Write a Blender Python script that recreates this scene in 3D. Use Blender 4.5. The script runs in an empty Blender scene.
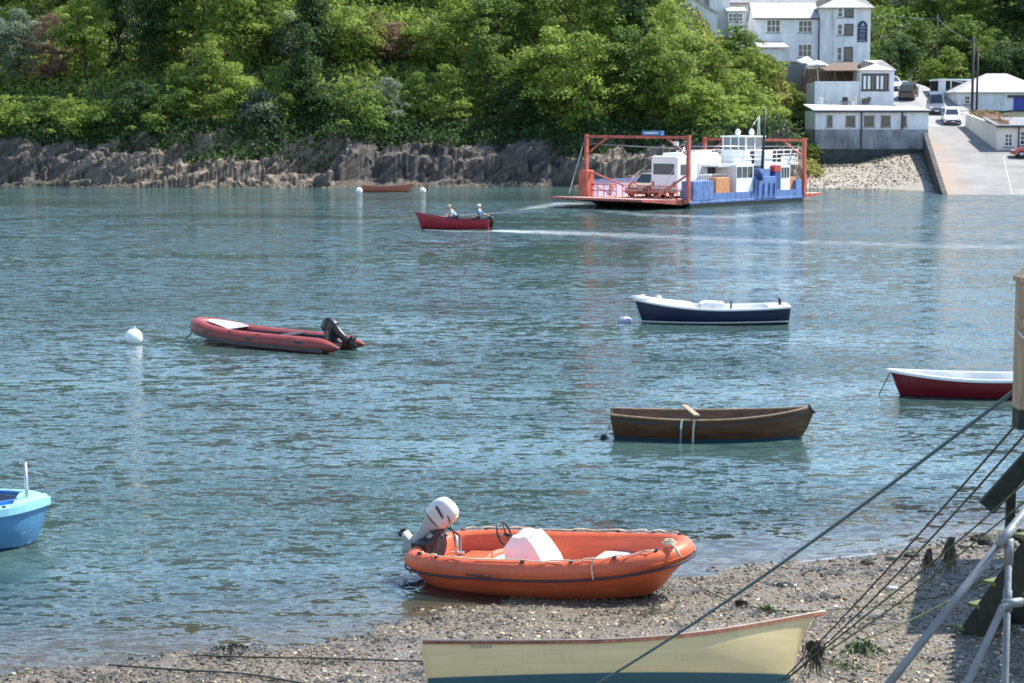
import bpy, bmesh, math, random
import numpy as np
from mathutils import Vector, Matrix, noise
R = math.radians
random.seed(7); rng = np.random.default_rng(7)
sc = bpy.context.scene
col = sc.collection
# ------------------------------------------------------------------ camera
PITCH, F, CZ = R(6.56), 2000.0, 7.0
cam = bpy.data.objects.new('camera', bpy.data.cameras.new('camera'))
col.objects.link(cam); sc.camera = cam
cam.location = (0, 0, CZ); cam.rotation_euler = (R(90) - PITCH, 0, 0)
cam.data.sensor_width = 36; cam.data.lens = F / 1024 * 36
cam.data.clip_start = 0.3; cam.data.clip_end = 3000
def ray(px, py):
    x = (px - 512) / F; y = (341.5 - py) / F
    c, s = math.cos(PITCH), math.sin(PITCH)
    return Vector((x, c + y * s, -s + y * c))
def at(px, py, Y):                      # world point at depth Y seen at this place of the photograph
    d = ray(px, py); k = Y / d.y
    return Vector((d.x * k, Y, CZ + d.z * k))
def on(px, py, z=0.0):                  # world point on the level z
    d = ray(px, py); k = (z - CZ) / d.z
    return Vector((d.x * k, d.y * k, z))
# ------------------------------------------------------------------ helpers
def tag(o, label=None, cat=None, group=None, kind=None):
    if label: o['label'] = label
    if cat: o['category'] = cat
    if group: o['group'] = group
    if kind: o['kind'] = kind
    return o
def empty(name, loc=(0, 0, 0), rot=(0, 0, 0), parent=None):
    o = bpy.data.objects.new(name, None); col.objects.link(o)
    o.location = loc; o.rotation_euler = rot; o.empty_display_size = 0.2
    if parent: o.parent = parent
    return o
def thing(name, label, cat, loc=(0, 0, 0), rz=0, group=None, rot=None):
    o = empty(name, loc, rot if rot else (0, 0, rz))
    return tag(o, label, cat, group)
def copy_tree(o, parent=None):
    c = o.copy(); col.objects.link(c)
    if parent: c.parent = parent
    for ch in o.children: copy_tree(ch, c)
    return c
class MB:
    def __init__(s): s.v = []; s.f = []; s.mi = []; s.sm = []; s.m = 0; s.smooth = False
    def add(s, verts, faces, M=None):
        b = len(s.v)
        if M is not None: verts = [M @ Vector(v) for v in verts]
        s.v += [tuple(v) for v in verts]
        for f in faces:
            s.f.append(tuple(i + b for i in f)); s.mi.append(s.m); s.sm.append(s.smooth)
        return s
    def box(s, c, d, rz=0, M=None):
        x, y, z = d[0] / 2, d[1] / 2, d[2] / 2
        vs = [(a * x, b * y, e * z) for a in (-1, 1) for b in (-1, 1) for e in (-1, 1)]
        T = Matrix.Translation(c) @ Matrix.Rotation(rz, 4, 'Z')
        if M is not None: T = M @ T
        return s.add(vs, [(0, 1, 3, 2), (4, 6, 7, 5), (0, 4, 5, 1), (2, 3, 7, 6), (0, 2, 6, 4), (1, 5, 7, 3)], T)
    def b2(s, x0, x1, y0, y1, z0, z1, M=None):
        return s.box(((x0 + x1) / 2, (y0 + y1) / 2, (z0 + z1) / 2), (abs(x1 - x0), abs(y1 - y0), abs(z1 - z0)), 0, M)
    def bar(s, p, q, w, h=None):
        p, q = Vector(p), Vector(q); h = h or w
        d = q - p; L = d.length; d.normalize()
        up = Vector((0, 0, 1)) if abs(d.z) < 0.95 else Vector((0, 1, 0))
        a = d.cross(up).normalized(); b = a.cross(d)
        vs = [p + d * e * L + a * i * w / 2 + b * j * h / 2 for e in (0, 1) for i in (-1, 1) for j in (-1, 1)]
        return s.add(vs, [(0, 1, 3, 2), (4, 6, 7, 5), (0, 4, 5, 1), (2, 3, 7, 6), (0, 2, 6, 4), (1, 5, 7, 3)])
    def tube(s, pts, r, n=8, caps=True):
        pts = [Vector(p) for p in pts]; N = len(pts)
        rs = r if isinstance(r, (list, tuple)) else [r] * N
        t0 = (pts[1] - pts[0]).normalized()
        ref = Vector((0, 0, 1)) if abs(t0.z) < 0.9 else Vector((1, 0, 0))
        vs = []
        for i, p in enumerate(pts):
            t = (pts[min(i + 1, N - 1)] - pts[max(i - 1, 0)]).normalized()
            a = t.cross(ref)
            if a.length < 1e-4: a = t.cross(Vector((0, 1, 0.1)))
            a.normalize(); b = a.cross(t).normalized(); ref = b
            for k in range(n):
                an = 2 * math.pi * k / n
                vs.append(p + (a * math.cos(an) + b * math.sin(an)) * rs[i])
        fs = [(i * n + k, i * n + (k + 1) % n, (i + 1) * n + (k + 1) % n, (i + 1) * n + k) for i in range(N - 1) for k in range(n)]
        if caps: fs += [tuple(range(n))[::-1], tuple((N - 1) * n + k for k in range(n))]
        o = s.smooth; s.smooth = True; s.add(vs, fs); s.smooth = o
        return s
    def sweep(s, pts, w, h, closed=False):      # level rectangular strip along a line (rails, rubbing strakes)
        pts = [Vector(p) for p in pts]; N = len(pts); vs = []
        for i, p in enumerate(pts):
            if closed: t = pts[(i + 1) % N] - pts[i - 1]
            else: t = pts[min(i + 1, N - 1)] - pts[max(i - 1, 0)]
            n = Vector((-t.y, t.x, 0))
            n = n.normalized() if n.length > 1e-6 else Vector((0, 1, 0))
            for a, b in ((-1, -1), (1, -1), (1, 1), (-1, 1)):
                vs.append(p + n * a * w / 2 + Vector((0, 0, b * h / 2)))
        fs = []
        for i in range(N if closed else N - 1):
            j = (i + 1) % N
            for k in range(4): fs.append((i * 4 + k, i * 4 + (k + 1) % 4, j * 4 + (k + 1) % 4, j * 4 + k))
        if not closed: fs += [(3, 2, 1, 0), tuple((N - 1) * 4 + k for k in range(4))]
        return s.add(vs, fs)
    def lathe(s, prof, n=16, M=None):           # prof: (r, z)
        vs = []; N = len(prof)
        for r, z in prof:
            for k in range(n):
                a = 2 * math.pi * k / n; vs.append((r * math.cos(a), r * math.sin(a), z))
        fs = [(i * n + k, i * n + (k + 1) % n, (i + 1) * n + (k + 1) % n, (i + 1) * n + k) for i in range(N - 1) for k in range(n)]
        fs += [tuple(range(n))[::-1], tuple((N - 1) * n + k for k in range(n))]
        o = s.smooth; s.smooth = True; s.add(vs, fs, M); s.smooth = o
        return s
    def ball(s, c, r, n=14, m=9):
        r = r if isinstance(r, (tuple, list)) else (r, r, r)
        prof = [(math.sin(math.pi * (i + 0.02) / (m + 0.04)), -math.cos(math.pi * (i + 0.02) / (m + 0.04))) for i in range(m + 1)]
        return s.lathe(prof, n, Matrix.Translation(c) @ Matrix.Diagonal((r[0], r[1], r[2], 1)))
    def prism(s, poly, y0, y1, M=None):         # polygon in x,z pushed along y
        n = len(poly)
        vs = [(x, y0, z) for x, z in poly] + [(x, y1, z) for x, z in poly]
        fs = [tuple(range(n)), tuple(range(2 * n - 1, n - 1, -1))] + [(i, i + n, (i + 1) % n + n, (i + 1) % n) for i in range(n)]
        return s.add(vs, fs, M)
    def grid(s, rows, closed_u=False):
        n = len(rows[0]); vs = [p for r in rows for p in r]; fs = []
        for i in range(len(rows) - 1):
            for j in range(n if closed_u else n - 1):
                k = (j + 1) % n
                fs.append((i * n + j, i * n + k, (i + 1) * n + k, (i + 1) * n + j))
        return s.add(vs, fs)
    def build(s, name, mats, parent=None, loc=None, rot=None, bevel=0, sub=0, solid=0, weld=False, fix=True):
        me = bpy.data.meshes.new(name); me.from_pydata(s.v, [], s.f)
        for m in (mats if isinstance(mats, (list, tuple)) else [mats]): me.materials.append(m)
        me.polygons.foreach_set('material_index', s.mi)
        me.polygons.foreach_set('use_smooth', s.sm)
        if fix:
            bm = bmesh.new(); bm.from_mesh(me)
            if weld: bmesh.ops.remove_doubles(bm, verts=bm.verts, dist=1e-4)
            bmesh.ops.recalc_face_normals(bm, faces=bm.faces); bm.to_mesh(me); bm.free()
        me.update()
        o = bpy.data.objects.new(name, me); col.objects.link(o)
        if parent: o.parent = parent
        if loc is not None: o.location = loc
        if rot is not None: o.rotation_euler = rot
        if solid:
            md = o.modifiers.new('solid', 'SOLIDIFY'); md.thickness = solid; md.offset = -1
        if bevel:
            md = o.modifiers.new('bevel', 'BEVEL'); md.width = bevel; md.segments = 2; md.limit_method = 'ANGLE'
        if sub:
            md = o.modifiers.new('sub', 'SUBSURF'); md.levels = sub; md.render_levels = sub
        return o
def np_mesh(name, verts, faces, mat, smooth=False, colors=None, parent=None):
    me = bpy.data.meshes.new(name)
    nv, nf, k = len(verts), len(faces), faces.shape[1]
    me.vertices.add(nv); me.vertices.foreach_set('co', np.asarray(verts, np.float32).ravel())
    me.loops.add(nf * k); me.loops.foreach_set('vertex_index', np.asarray(faces, np.int32).ravel())
    me.polygons.add(nf); me.polygons.foreach_set('loop_start', np.arange(0, nf * k, k, dtype=np.int32))
    me.polygons.foreach_set('loop_total', np.full(nf, k, np.int32))
    me.polygons.foreach_set('use_smooth', np.full(nf, smooth))
    if colors is not None:
        a = me.color_attributes.new('tone', 'FLOAT_COLOR', 'POINT')
        c = np.ones((nv, 4), np.float32); c[:, :3] = colors; a.data.foreach_set('color', c.ravel())
    me.materials.append(mat); me.update(calc_edges=True); me.validate()
    o = bpy.data.objects.new(name, me); col.objects.link(o)
    if parent: o.parent = parent
    return o
def lerp(x, xs, ys): return float(np.interp(x, xs, ys))
def sstep(a, b, x):
    t = min(1, max(0, (x - a) / (b - a))); return t * t * (3 - 2 * t)
def fbm(x, y, z=0.0, o=4): return noise.fractal(Vector((x, y, z)), 1.0, 2.0, o)
# ------------------------------------------------------------------ materials
def mat(name, rgb, rough=0.6, metal=0.0, var=0.12, scale=6.0, bump=0.0, bscale=40.0, spec=0.5, streak=None, coat=0.0):
    m = bpy.data.materials.new(name); m.use_nodes = True
    nt = m.node_tree; N = nt.nodes; L = nt.links; b = N['Principled BSDF']
    b.inputs['Roughness'].default_value = rough; b.inputs['Metallic'].default_value = metal
    b.inputs['Specular IOR Level'].default_value = spec; b.inputs['Coat Weight'].default_value = coat
    tc = N.new('ShaderNodeTexCoord')
    no = N.new('ShaderNodeTexNoise'); no.inputs['Scale'].default_value = scale; no.inputs['Detail'].default_value = 6
    mp = N.new('ShaderNodeMapping'); L.new(tc.outputs['Object'], mp.inputs[0]); L.new(mp.outputs[0], no.inputs['Vector'])
    if streak: mp.inputs['Scale'].default_value = streak
    cr = N.new('ShaderNodeValToRGB'); L.new(no.outputs['Fac'], cr.inputs[0])
    cr.color_ramp.elements[0].position = 0.3; cr.color_ramp.elements[1].position = 0.7
    cr.color_ramp.elements[0].color = [c * (1 - var) for c in rgb] + [1]
    cr.color_ramp.elements[1].color = [min(1, c * (1 + var)) for c in rgb] + [1]
    L.new(cr.outputs[0], b.inputs['Base Color'])
    if bump:
        n2 = N.new('ShaderNodeTexNoise'); n2.inputs['Scale'].default_value = bscale; n2.inputs['Detail'].default_value = 4
        L.new(mp.outputs[0], n2.inputs['Vector'])
        bp = N.new('ShaderNodeBump'); bp.inputs['Strength'].default_value = bump; bp.inputs['Distance'].default_value = 0.02
        L.new(n2.outputs['Fac'], bp.inputs['Height']); L.new(bp.outputs[0], b.inputs['Normal'])
    return m
def hull_mat(name, top, bottom, zline, stripe=None, stripe_w=0.04, rough=0.35, planks=0, var=0.1, wear=0.0, wear_col=(.3, .25, .18)):
    """paint that changes at a level painted line of the hull (bottom paint, boot top, topsides)"""
    m = mat(name, top, rough, var=var, scale=3, streak=(0.5, 0.5, 3.0)); nt = m.node_tree; N = nt.nodes; L = nt.links
    b = N['Principled BSDF']; src = b.inputs['Base Color'].links[0].from_socket
    tc = N.new('ShaderNodeTexCoord'); sp = N.new('ShaderNodeSeparateXYZ'); L.new(tc.outputs['Object'], sp.inputs[0])
    def step(z):
        c = N.new('ShaderNodeMapRange'); c.inputs['From Min'].default_value = z - 0.006; c.inputs['From Max'].default_value = z + 0.006
        L.new(sp.outputs['Z'], c.inputs['Value']); return c.outputs[0]
    def mix(f, a, bb):
        x = N.new('ShaderNodeMix'); x.data_type = 'RGBA'; L.new(f, x.inputs['Factor'])
        for s, v in ((6, a), (7, bb)):
            if isinstance(v, tuple): x.inputs[s].default_value = (*v, 1)
            else: L.new(v, x.inputs[s])
        return x.outputs[2]
    if wear:
        n = N.new('ShaderNodeTexNoise'); n.inputs['Scale'].default_value = 5; n.inputs['Detail'].default_value = 8
        mp = N.new('ShaderNodeMapping'); mp.inputs['Scale'].default_value = (3, 3, .7)
        L.new(tc.outputs['Object'], mp.inputs[0]); L.new(mp.outputs[0], n.inputs['Vector'])
        c = N.new('ShaderNodeMapRange'); c.inputs['From Min'].default_value = .56; c.inputs['From Max'].default_value = .76
        c.inputs['To Max'].default_value = wear
        L.new(n.outputs['Fac'], c.inputs['Value']); src = mix(c.outputs[0], src, wear_col)
    if stripe: src = mix(step(zline + stripe_w), stripe, src)
    src = mix(step(zline), bottom, src); L.new(src, b.inputs['Base Color'])
    if planks:
        w = N.new('ShaderNodeMath'); w.operation = 'MULTIPLY'; w.inputs[1].default_value = planks; L.new(sp.outputs['Z'], w.inputs[0])
        fr = N.new('ShaderNodeMath'); fr.operation = 'FRACT'; L.new(w.outputs[0], fr.inputs[0])
        bp = N.new('ShaderNodeBump'); bp.inputs['Strength'].default_value = .7; bp.inputs['Distance'].default_value = 0.02
        L.new(fr.outputs[0], bp.inputs['Height']); L.new(bp.outputs[0], b.inputs['Normal'])
    return m
def foliage(name, dark, light, trans=0.5):
    m = bpy.data.materials.new(name); m.use_nodes = True
    nt = m.node_tree; N = nt.nodes; L = nt.links; b = N['Principled BSDF']; out = N['Material Output']
    at_ = N.new('ShaderNodeAttribute'); at_.attribute_name = 'tone'
    oi = N.new('ShaderNodeObjectInfo')
    ad = N.new('ShaderNodeMath'); ad.operation = 'MULTIPLY_ADD'; L.new(oi.outputs['Random'], ad.inputs[0]); ad.inputs[1].default_value = .3
    su = N.new('ShaderNodeMath'); su.operation = 'SUBTRACT'; L.new(at_.outputs['Fac'], su.inputs[0]); su.inputs[1].default_value = .15
    L.new(su.outputs[0], ad.inputs[2])
    mx = N.new('ShaderNodeMix'); mx.data_type = 'RGBA'; L.new(ad.outputs[0], mx.inputs['Factor'])
    mx.inputs[6].default_value = (*dark, 1); mx.inputs[7].default_value = (*light, 1)
    L.new(mx.outputs[2], b.inputs['Base Color']); b.inputs['Roughness'].default_value = .55; b.inputs['Specular IOR Level'].default_value = .15
    tr = N.new('ShaderNodeBsdfTranslucent'); L.new(mx.outputs[2], tr.inputs[0])
    ms = N.new('ShaderNodeMixShader'); ms.inputs[0].default_value = trans
    L.new(b.outputs[0], ms.inputs[1]); L.new(tr.outputs[0], ms.inputs[2]); L.new(ms.outputs[0], out.inputs[0])
    return m
M = {}
M['white'] = mat('white_paint', (.78, .78, .76), .45, var=.06)
M['whitewash'] = mat('whitewashed_render', (.70, .71, .72), .85, var=.17, scale=1.6, streak=(1, 1, .35))
M['cream'] = mat('cream_render', (.68, .62, .52), .85, var=.12, scale=1.2, streak=(1, 1, .4))
M['grey_render'] = mat('grey_stained_render', (.27, .28, .29), .9, var=.45, scale=.8, streak=(1, 1, .45))
M['dark_render'] = mat('weedy_dark_render', (.06, .065, .06), .9, var=.4, scale=1.0)
M['slate'] = mat('pale_sunlit_slate', (.40, .39, .38), .6, var=.25, scale=2, streak=(1, 1, 3))
M['slate_dark'] = mat('grey_slate', (.2, .19, .2), .7, var=.25, scale=2)
M['brown_roof'] = mat('brown_tile', (.13, .085, .055), .8, var=.25, scale=3)
M['trim_dark'] = mat('dark_trim', (.03, .035, .045), .5)
M['glass'] = mat('window_glass', (.03, .04, .05), .08, spec=.6)
M['black'] = mat('black_plastic', (.015, .015, .018), .4, var=.2)
M['rubber'] = mat('black_rubber', (.02, .02, .022), .6, var=.2)
M['wood'] = mat('varnished_wood', (.30, .15, .07), .5, var=.3, scale=4, streak=(.6, 6, 6))
M['pale_wood'] = mat('weathered_pale_wood', (.30, .22, .145), .8, var=.3, scale=5, streak=(5, 5, .5), bump=.3)
M['tarred'] = mat('tarred_timber', (.016, .019, .010), .8, var=.5, scale=6, bump=.5)
M['weedwood'] = mat('weed_covered_timber', (.03, .036, .018), .85, var=.6, scale=8, bump=.6)
M['galv'] = mat('galvanised_pipe', (.16, .185, .20), .55, metal=.3, var=.2, scale=9, bump=.15)
M['oranger'] = mat('ferry_orange_paint', (.42, .095, .06), .6, var=.42, scale=3.5, streak=(1, 1, .3))
M['blue'] = mat('ferry_blue_paint', (.10, .175, .37), .55, var=.38, scale=3, streak=(1, 1, .4))
M['boxwood'] = mat('orange_brown_box', (.55, .24, .10), .6, var=.15)
M['deck'] = mat('worn_red_deck', (.48, .25, .20), .75, var=.25, scale=1.5)
M['steel_black'] = mat('black_hull_paint', (.018, .02, .022), .5, var=.4)
M['lilac'] = mat('pale_lilac_paint', (.45, .46, .6), .5, var=.2, scale=1)
M['trunk'] = mat('bark', (.08, .06, .045), .9, var=.4, scale=5)
M['stone'] = mat('stone_wall', (.16, .145, .125), .9, var=.5, scale=3, bump=.5, bscale=6)
M['asphalt_pole'] = mat('tarred_pole', (.05, .045, .04), .8)
M['steel'] = mat('steel', (.45, .46, .47), .35, metal=.8)
M['skin'] = mat('skin', (.55, .33, .24), .6, var=.05)
M['rope_teal'] = mat('teal_rope', (.05, .10, .11), .8, var=.4, scale=60)
M['rope_dark'] = mat('dark_rope', (.04, .045, .035), .85, var=.4, scale=60)
M['rope_green'] = mat('weedy_rope', (.06, .075, .025), .9, var=.5, scale=20)
M['rope_tan'] = mat('tan_rope', (.5, .42, .3), .85, var=.2, scale=60)
M['weed'] = mat('bladder_weed', (.03, .028, .012), .5, var=.5, scale=15)
M['weed_green'] = mat('green_weed', (.06, .09, .02), .6, var=.5, scale=15)
F_ = {
 'mid':   foliage('leaf_mid', (.055, .10, .024), (.20, .29, .055)),
 'light': foliage('leaf_light', (.10, .16, .028), (.34, .43, .085)),
 'dark':  foliage('leaf_dark', (.024, .055, .024), (.10, .165, .048)),
 'grey':  foliage('leaf_grey', (.11, .155, .10), (.30, .36, .24)),
 'copper': foliage('leaf_copper', (.10, .065, .045), (.36, .235, .17)),
 'scrub': foliage('leaf_scrub', (.10, .12, .028), (.38, .38, .10)),
 'pink':  foliage('leaf_pink', (.12, .13, .04), (.5, .26, .22)),
}
# ------------------------------------------------------------------ world, sun
SUN_EL, SUN_AZ = R(54), R(66)            # azimuth from straight ahead (+Y) towards the right (+X)
w = bpy.data.worlds.new('World'); sc.world = w; w.use_nodes = True
nt = w.node_tree; bg = nt.nodes['Background']
sky = nt.nodes.new('ShaderNodeTexSky'); sky.sky_type = 'NISHITA'; sky.sun_disc = False
sky.sun_elevation = SUN_EL; sky.sun_rotation = SUN_AZ; sky.air_density = 1.0; sky.dust_density = 0.25; sky.ozone_density = 2.0
nt.links.new(sky.outputs[0], bg.inputs[0]); bg.inputs[1].default_value = 0.15
sl = bpy.data.lights.new('sun', 'SUN'); sl.energy = 4.6; sl.angle = R(0.53); sl.color = (1, .955, .88)
so = bpy.data.objects.new('sun', sl); col.objects.link(so)
sd = Vector((math.cos(SUN_EL) * math.sin(SUN_AZ), math.cos(SUN_EL) * math.cos(SUN_AZ), math.sin(SUN_EL)))
so.rotation_euler = sd.to_track_quat('Z', 'Y').to_euler(); so.location = (60, 100, 120)
sc.view_settings.view_transform = 'Standard'; sc.view_settings.look = 'None'
sc.view_settings.exposure = 1.12; sc.view_settings.gamma = 1
sc.render.engine = 'CYCLES'; sc.cycles.max_bounces = 6; sc.cycles.transparent_max_bounces = 12
sc.cycles.use_denoising = True; sc.cycles.filter_width = 1.7
# ------------------------------------------------------------------ near beach
SHX = [-30, -9, -6.5, -4.4, -2.4, -1.1, 0.4, 2.8, 4.5, 6.1, 8.0, 12, 30]
SHY = [21, 23.8, 24.5, 25.1, 26.0, 27.4, 28.8, 30.1, 30.8, 31.5, 32.7, 34.5, 42]
def beach_z(x, y):
    d = lerp(x, SHX, SHY) - y
    z = .05 * d if d > -6 else -.30 + .25 * (d + 6)
    if d > -6: z += .035 * fbm(x * .5, y * .9, 1.0, 3) + .012 * fbm(x * 2.5, y * 4, 5.0, 3)
    return max(z, -2.5)
def wet_gravel():
    m = bpy.data.materials.new('wet_gravel'); m.use_nodes = True
    nt = m.node_tree; N = nt.nodes; L = nt.links; b = N['Principled BSDF']
    g = N.new('ShaderNodeNewGeometry')
    vo = N.new('ShaderNodeTexVoronoi'); vo.inputs['Scale'].default_value = 30; L.new(g.outputs['Position'], vo.inputs['Vector'])
    sp = N.new('ShaderNodeSeparateColor'); L.new(vo.outputs['Color'], sp.inputs[0])
    cr = N.new('ShaderNodeValToRGB'); L.new(sp.outputs[0], cr.inputs[0])
    e = cr.color_ramp.elements; e[0].color = (.052, .043, .031, 1); e[1].color = (.24, .205, .15, 1)
    for p, c in ((.35, (.105, .085, .058, 1)), (.6, (.16, .13, .088, 1)), (.85, (.14, .122, .092, 1))):
        x = e.new(p); x.color = c
    n1 = N.new('ShaderNodeTexNoise'); n1.inputs['Scale'].default_value = .55; n1.inputs['Detail'].default_value = 5
    mp = N.new('ShaderNodeMapping'); mp.inputs['Scale'].default_value = (.7, 1.6, 1); L.new(g.outputs['Position'], mp.inputs[0]); L.new(mp.outputs[0], n1.inputs['Vector'])
    wet = N.new('ShaderNodeMapRange'); wet.inputs['From Min'].default_value = .5; wet.inputs['From Max'].default_value = .62; L.new(n1.outputs['Fac'], wet.inputs['Value'])
    # puddled, silty, smoother ground towards the lower right
    mx = N.new('ShaderNodeMix'); mx.data_type = 'RGBA'; L.new(wet.outputs[0], mx.inputs['Factor'])
    L.new(cr.outputs[0], mx.inputs[6]); mx.inputs[7].default_value = (.15, .125, .095, 1)
    L.new(mx.outputs[2], b.inputs['Base Color'])
    rr = N.new('ShaderNodeMapRange'); rr.inputs['To Min'].default_value = .75; rr.inputs['To Max'].default_value = .22; L.new(wet.outputs[0], rr.inputs['Value'])
    L.new(rr.outputs[0], b.inputs['Roughness'])
    bp = N.new('ShaderNodeBump'); bp.inputs['Distance'].default_value = .03; bp.inputs['Strength'].default_value = .8
    L.new(vo.outputs['Distance'], bp.inputs['Height']); bp.invert = True; L.new(bp.outputs[0], b.inputs['Normal'])
    return m
M['gravel'] = wet_gravel()
xs = np.concatenate([np.linspace(-60, -14, 16), np.arange(-13.5, 16, .16), np.linspace(17, 60, 16)])
ys = np.concatenate([np.linspace(-12, 19, 20), np.arange(19.3, 36, .14), np.linspace(37, 60, 12)])
P = [(x, y, beach_z(x, y)) for y in ys for x in xs]; nx = len(xs)
fc = [(j * nx + i, j * nx + i + 1, (j + 1) * nx + i + 1, (j + 1) * nx + i) for j in range(len(ys) - 1) for i in range(nx - 1)]
tag(np_mesh('beach', np.array(P), np.array(fc), M['gravel'], True), kind='structure')
# loose stones on the beach
def stone_mat():
    m = bpy.data.materials.new('pebbles'); m.use_nodes = True; nt = m.node_tree; b = nt.nodes['Principled BSDF']
    a = nt.nodes.new('ShaderNodeAttribute'); a.attribute_name = 'tone'; nt.links.new(a.outputs['Color'], b.inputs['Base Color'])
    b.inputs['Roughness'].default_value = .55; return m
M['pebble'] = stone_mat()
t = (1 + 5 ** .5) / 2
ICO = np.array([(-1, t, 0), (1, t, 0), (-1, -t, 0), (1, -t, 0), (0, -1, t), (0, 1, t), (0, -1, -t), (0, 1, -t), (t, 0, -1), (t, 0, 1), (-t, 0, -1), (-t, 0, 1)]) / 1.902
ICF = np.array([(0, 11, 5), (0, 5, 1), (0, 1, 7), (0, 7, 10), (0, 10, 11), (1, 5, 9), (5, 11, 4), (11, 10, 2), (10, 7, 6), (7, 1, 8), (3, 9, 4), (3, 4, 2), (3, 2, 6), (3, 6, 8), (3, 8, 9), (4, 9, 5), (2, 4, 11), (6, 2, 10), (8, 6, 7), (9, 8, 1)])
PAL = np.array([(.10, .078, .05), (.18, .142, .085), (.27, .21, .125), (.13, .11, .085), (.36, .31, .22), (.045, .037, .027), (.22, .145, .07), (.58, .53, .43)])
def stones(n, xr, yr, s0, s1, seed, zmin=-.02):
    g = np.random.default_rng(seed); V = []; C = []; Fs = []; k = 0
    while k < n:
        x, y = g.uniform(*xr), g.uniform(*yr)
        if abs(x) > y * .27 + .6: continue
        z = beach_z(x, y)
        if z < zmin or z > 1.2: continue
        if noise.noise(Vector((x * .5, y * 1.1, 3))) < g.uniform(-.9, .25) : continue
        s = s0 * (s1 / s0) ** (g.random() ** 2.4)
        v = ICO * g.uniform(.75, 1.25, (12, 1)) * np.array([s, s * g.uniform(.6, 1), s * g.uniform(.35, .7)])
        a = g.uniform(0, 6.28); ca, sa = math.cos(a), math.sin(a)
        v = np.stack([v[:, 0] * ca - v[:, 1] * sa, v[:, 0] * sa + v[:, 1] * ca, v[:, 2]], 1) + (x, y, z + s * .12)
        V.append(v); Fs.append(ICF + 12 * k); wet = .62 if z < .1 else 1
        C.append(np.tile(np.array((1.02, .97, .84)) * PAL[g.choice(8, p=[.2, .17, .12, .15, .09, .18, .04, .05])] * wet * g.uniform(.8, 1.15), (12, 1))); k += 1
    return np.concatenate(V), np.concatenate(Fs), np.concatenate(C)
v, f, c = stones(30000, (-9, 10), (20.5, 33), .011, .046, 3)
tag(np_mesh('pebbles', v, f, M['pebble'], False, c), kind='stuff')
# ------------------------------------------------------------------ far ground
def shoreF(x):       # the far waterline
    return lerp(x, [-120, -60, -50, -37, -17, -13, -4, 4, 8, 18, 22, 27, 34, 37.5, 60, 120], [202, 195, 191.5, 185.5, 184, 187, 188.5, 188, 184.5, 184, 184, 183, 182, 176, 169, 160])
def slip_z(y): return .16 * (y - 170)
def hill_left(x, y):
    d = y - shoreF(x)
    z = lerp(d, [-30, 0, 3, 6, 8.5, 11, 30, 45, 60, 140], [-9, -.1, 1.2, 2.5, 3.8, 5.0, 16.5, 22.5, 25, 25])
    return z
def ground_right(x, y):
    d = y - shoreF(x)
    low = .13 * d
    back = lerp(y, [150, 205, 212, 236, 250, 330], [2, 2.2, 6.2, 10.2, 19, 27])
    if 20 < x: back = max(back, 9.2 * sstep(207, 213.5, y) * (sstep(223.5, 221, y) if y > 221 else 1) * sstep(30.6, 29.2, x)) if y < 223.5 else back
    if x > 40: back = max(back, min(slip_z(y), 10.8) - .35 if y > 196 else -9)
    return low if y < 200 else max(min(low, 2.4), back) if y < 206 else back
def far_z(x, y):
    a = sstep(16, 29.5, x + 1.2 * fbm(x * .2, y * .2, 2, 2))
    z = hill_left(x, y) * (1 - a) + ground_right(x, y) * a
    if x > 36 + (y - 170) * .14 and y < 206: z = min(z, slip_z(y) - .5)
    return z
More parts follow.
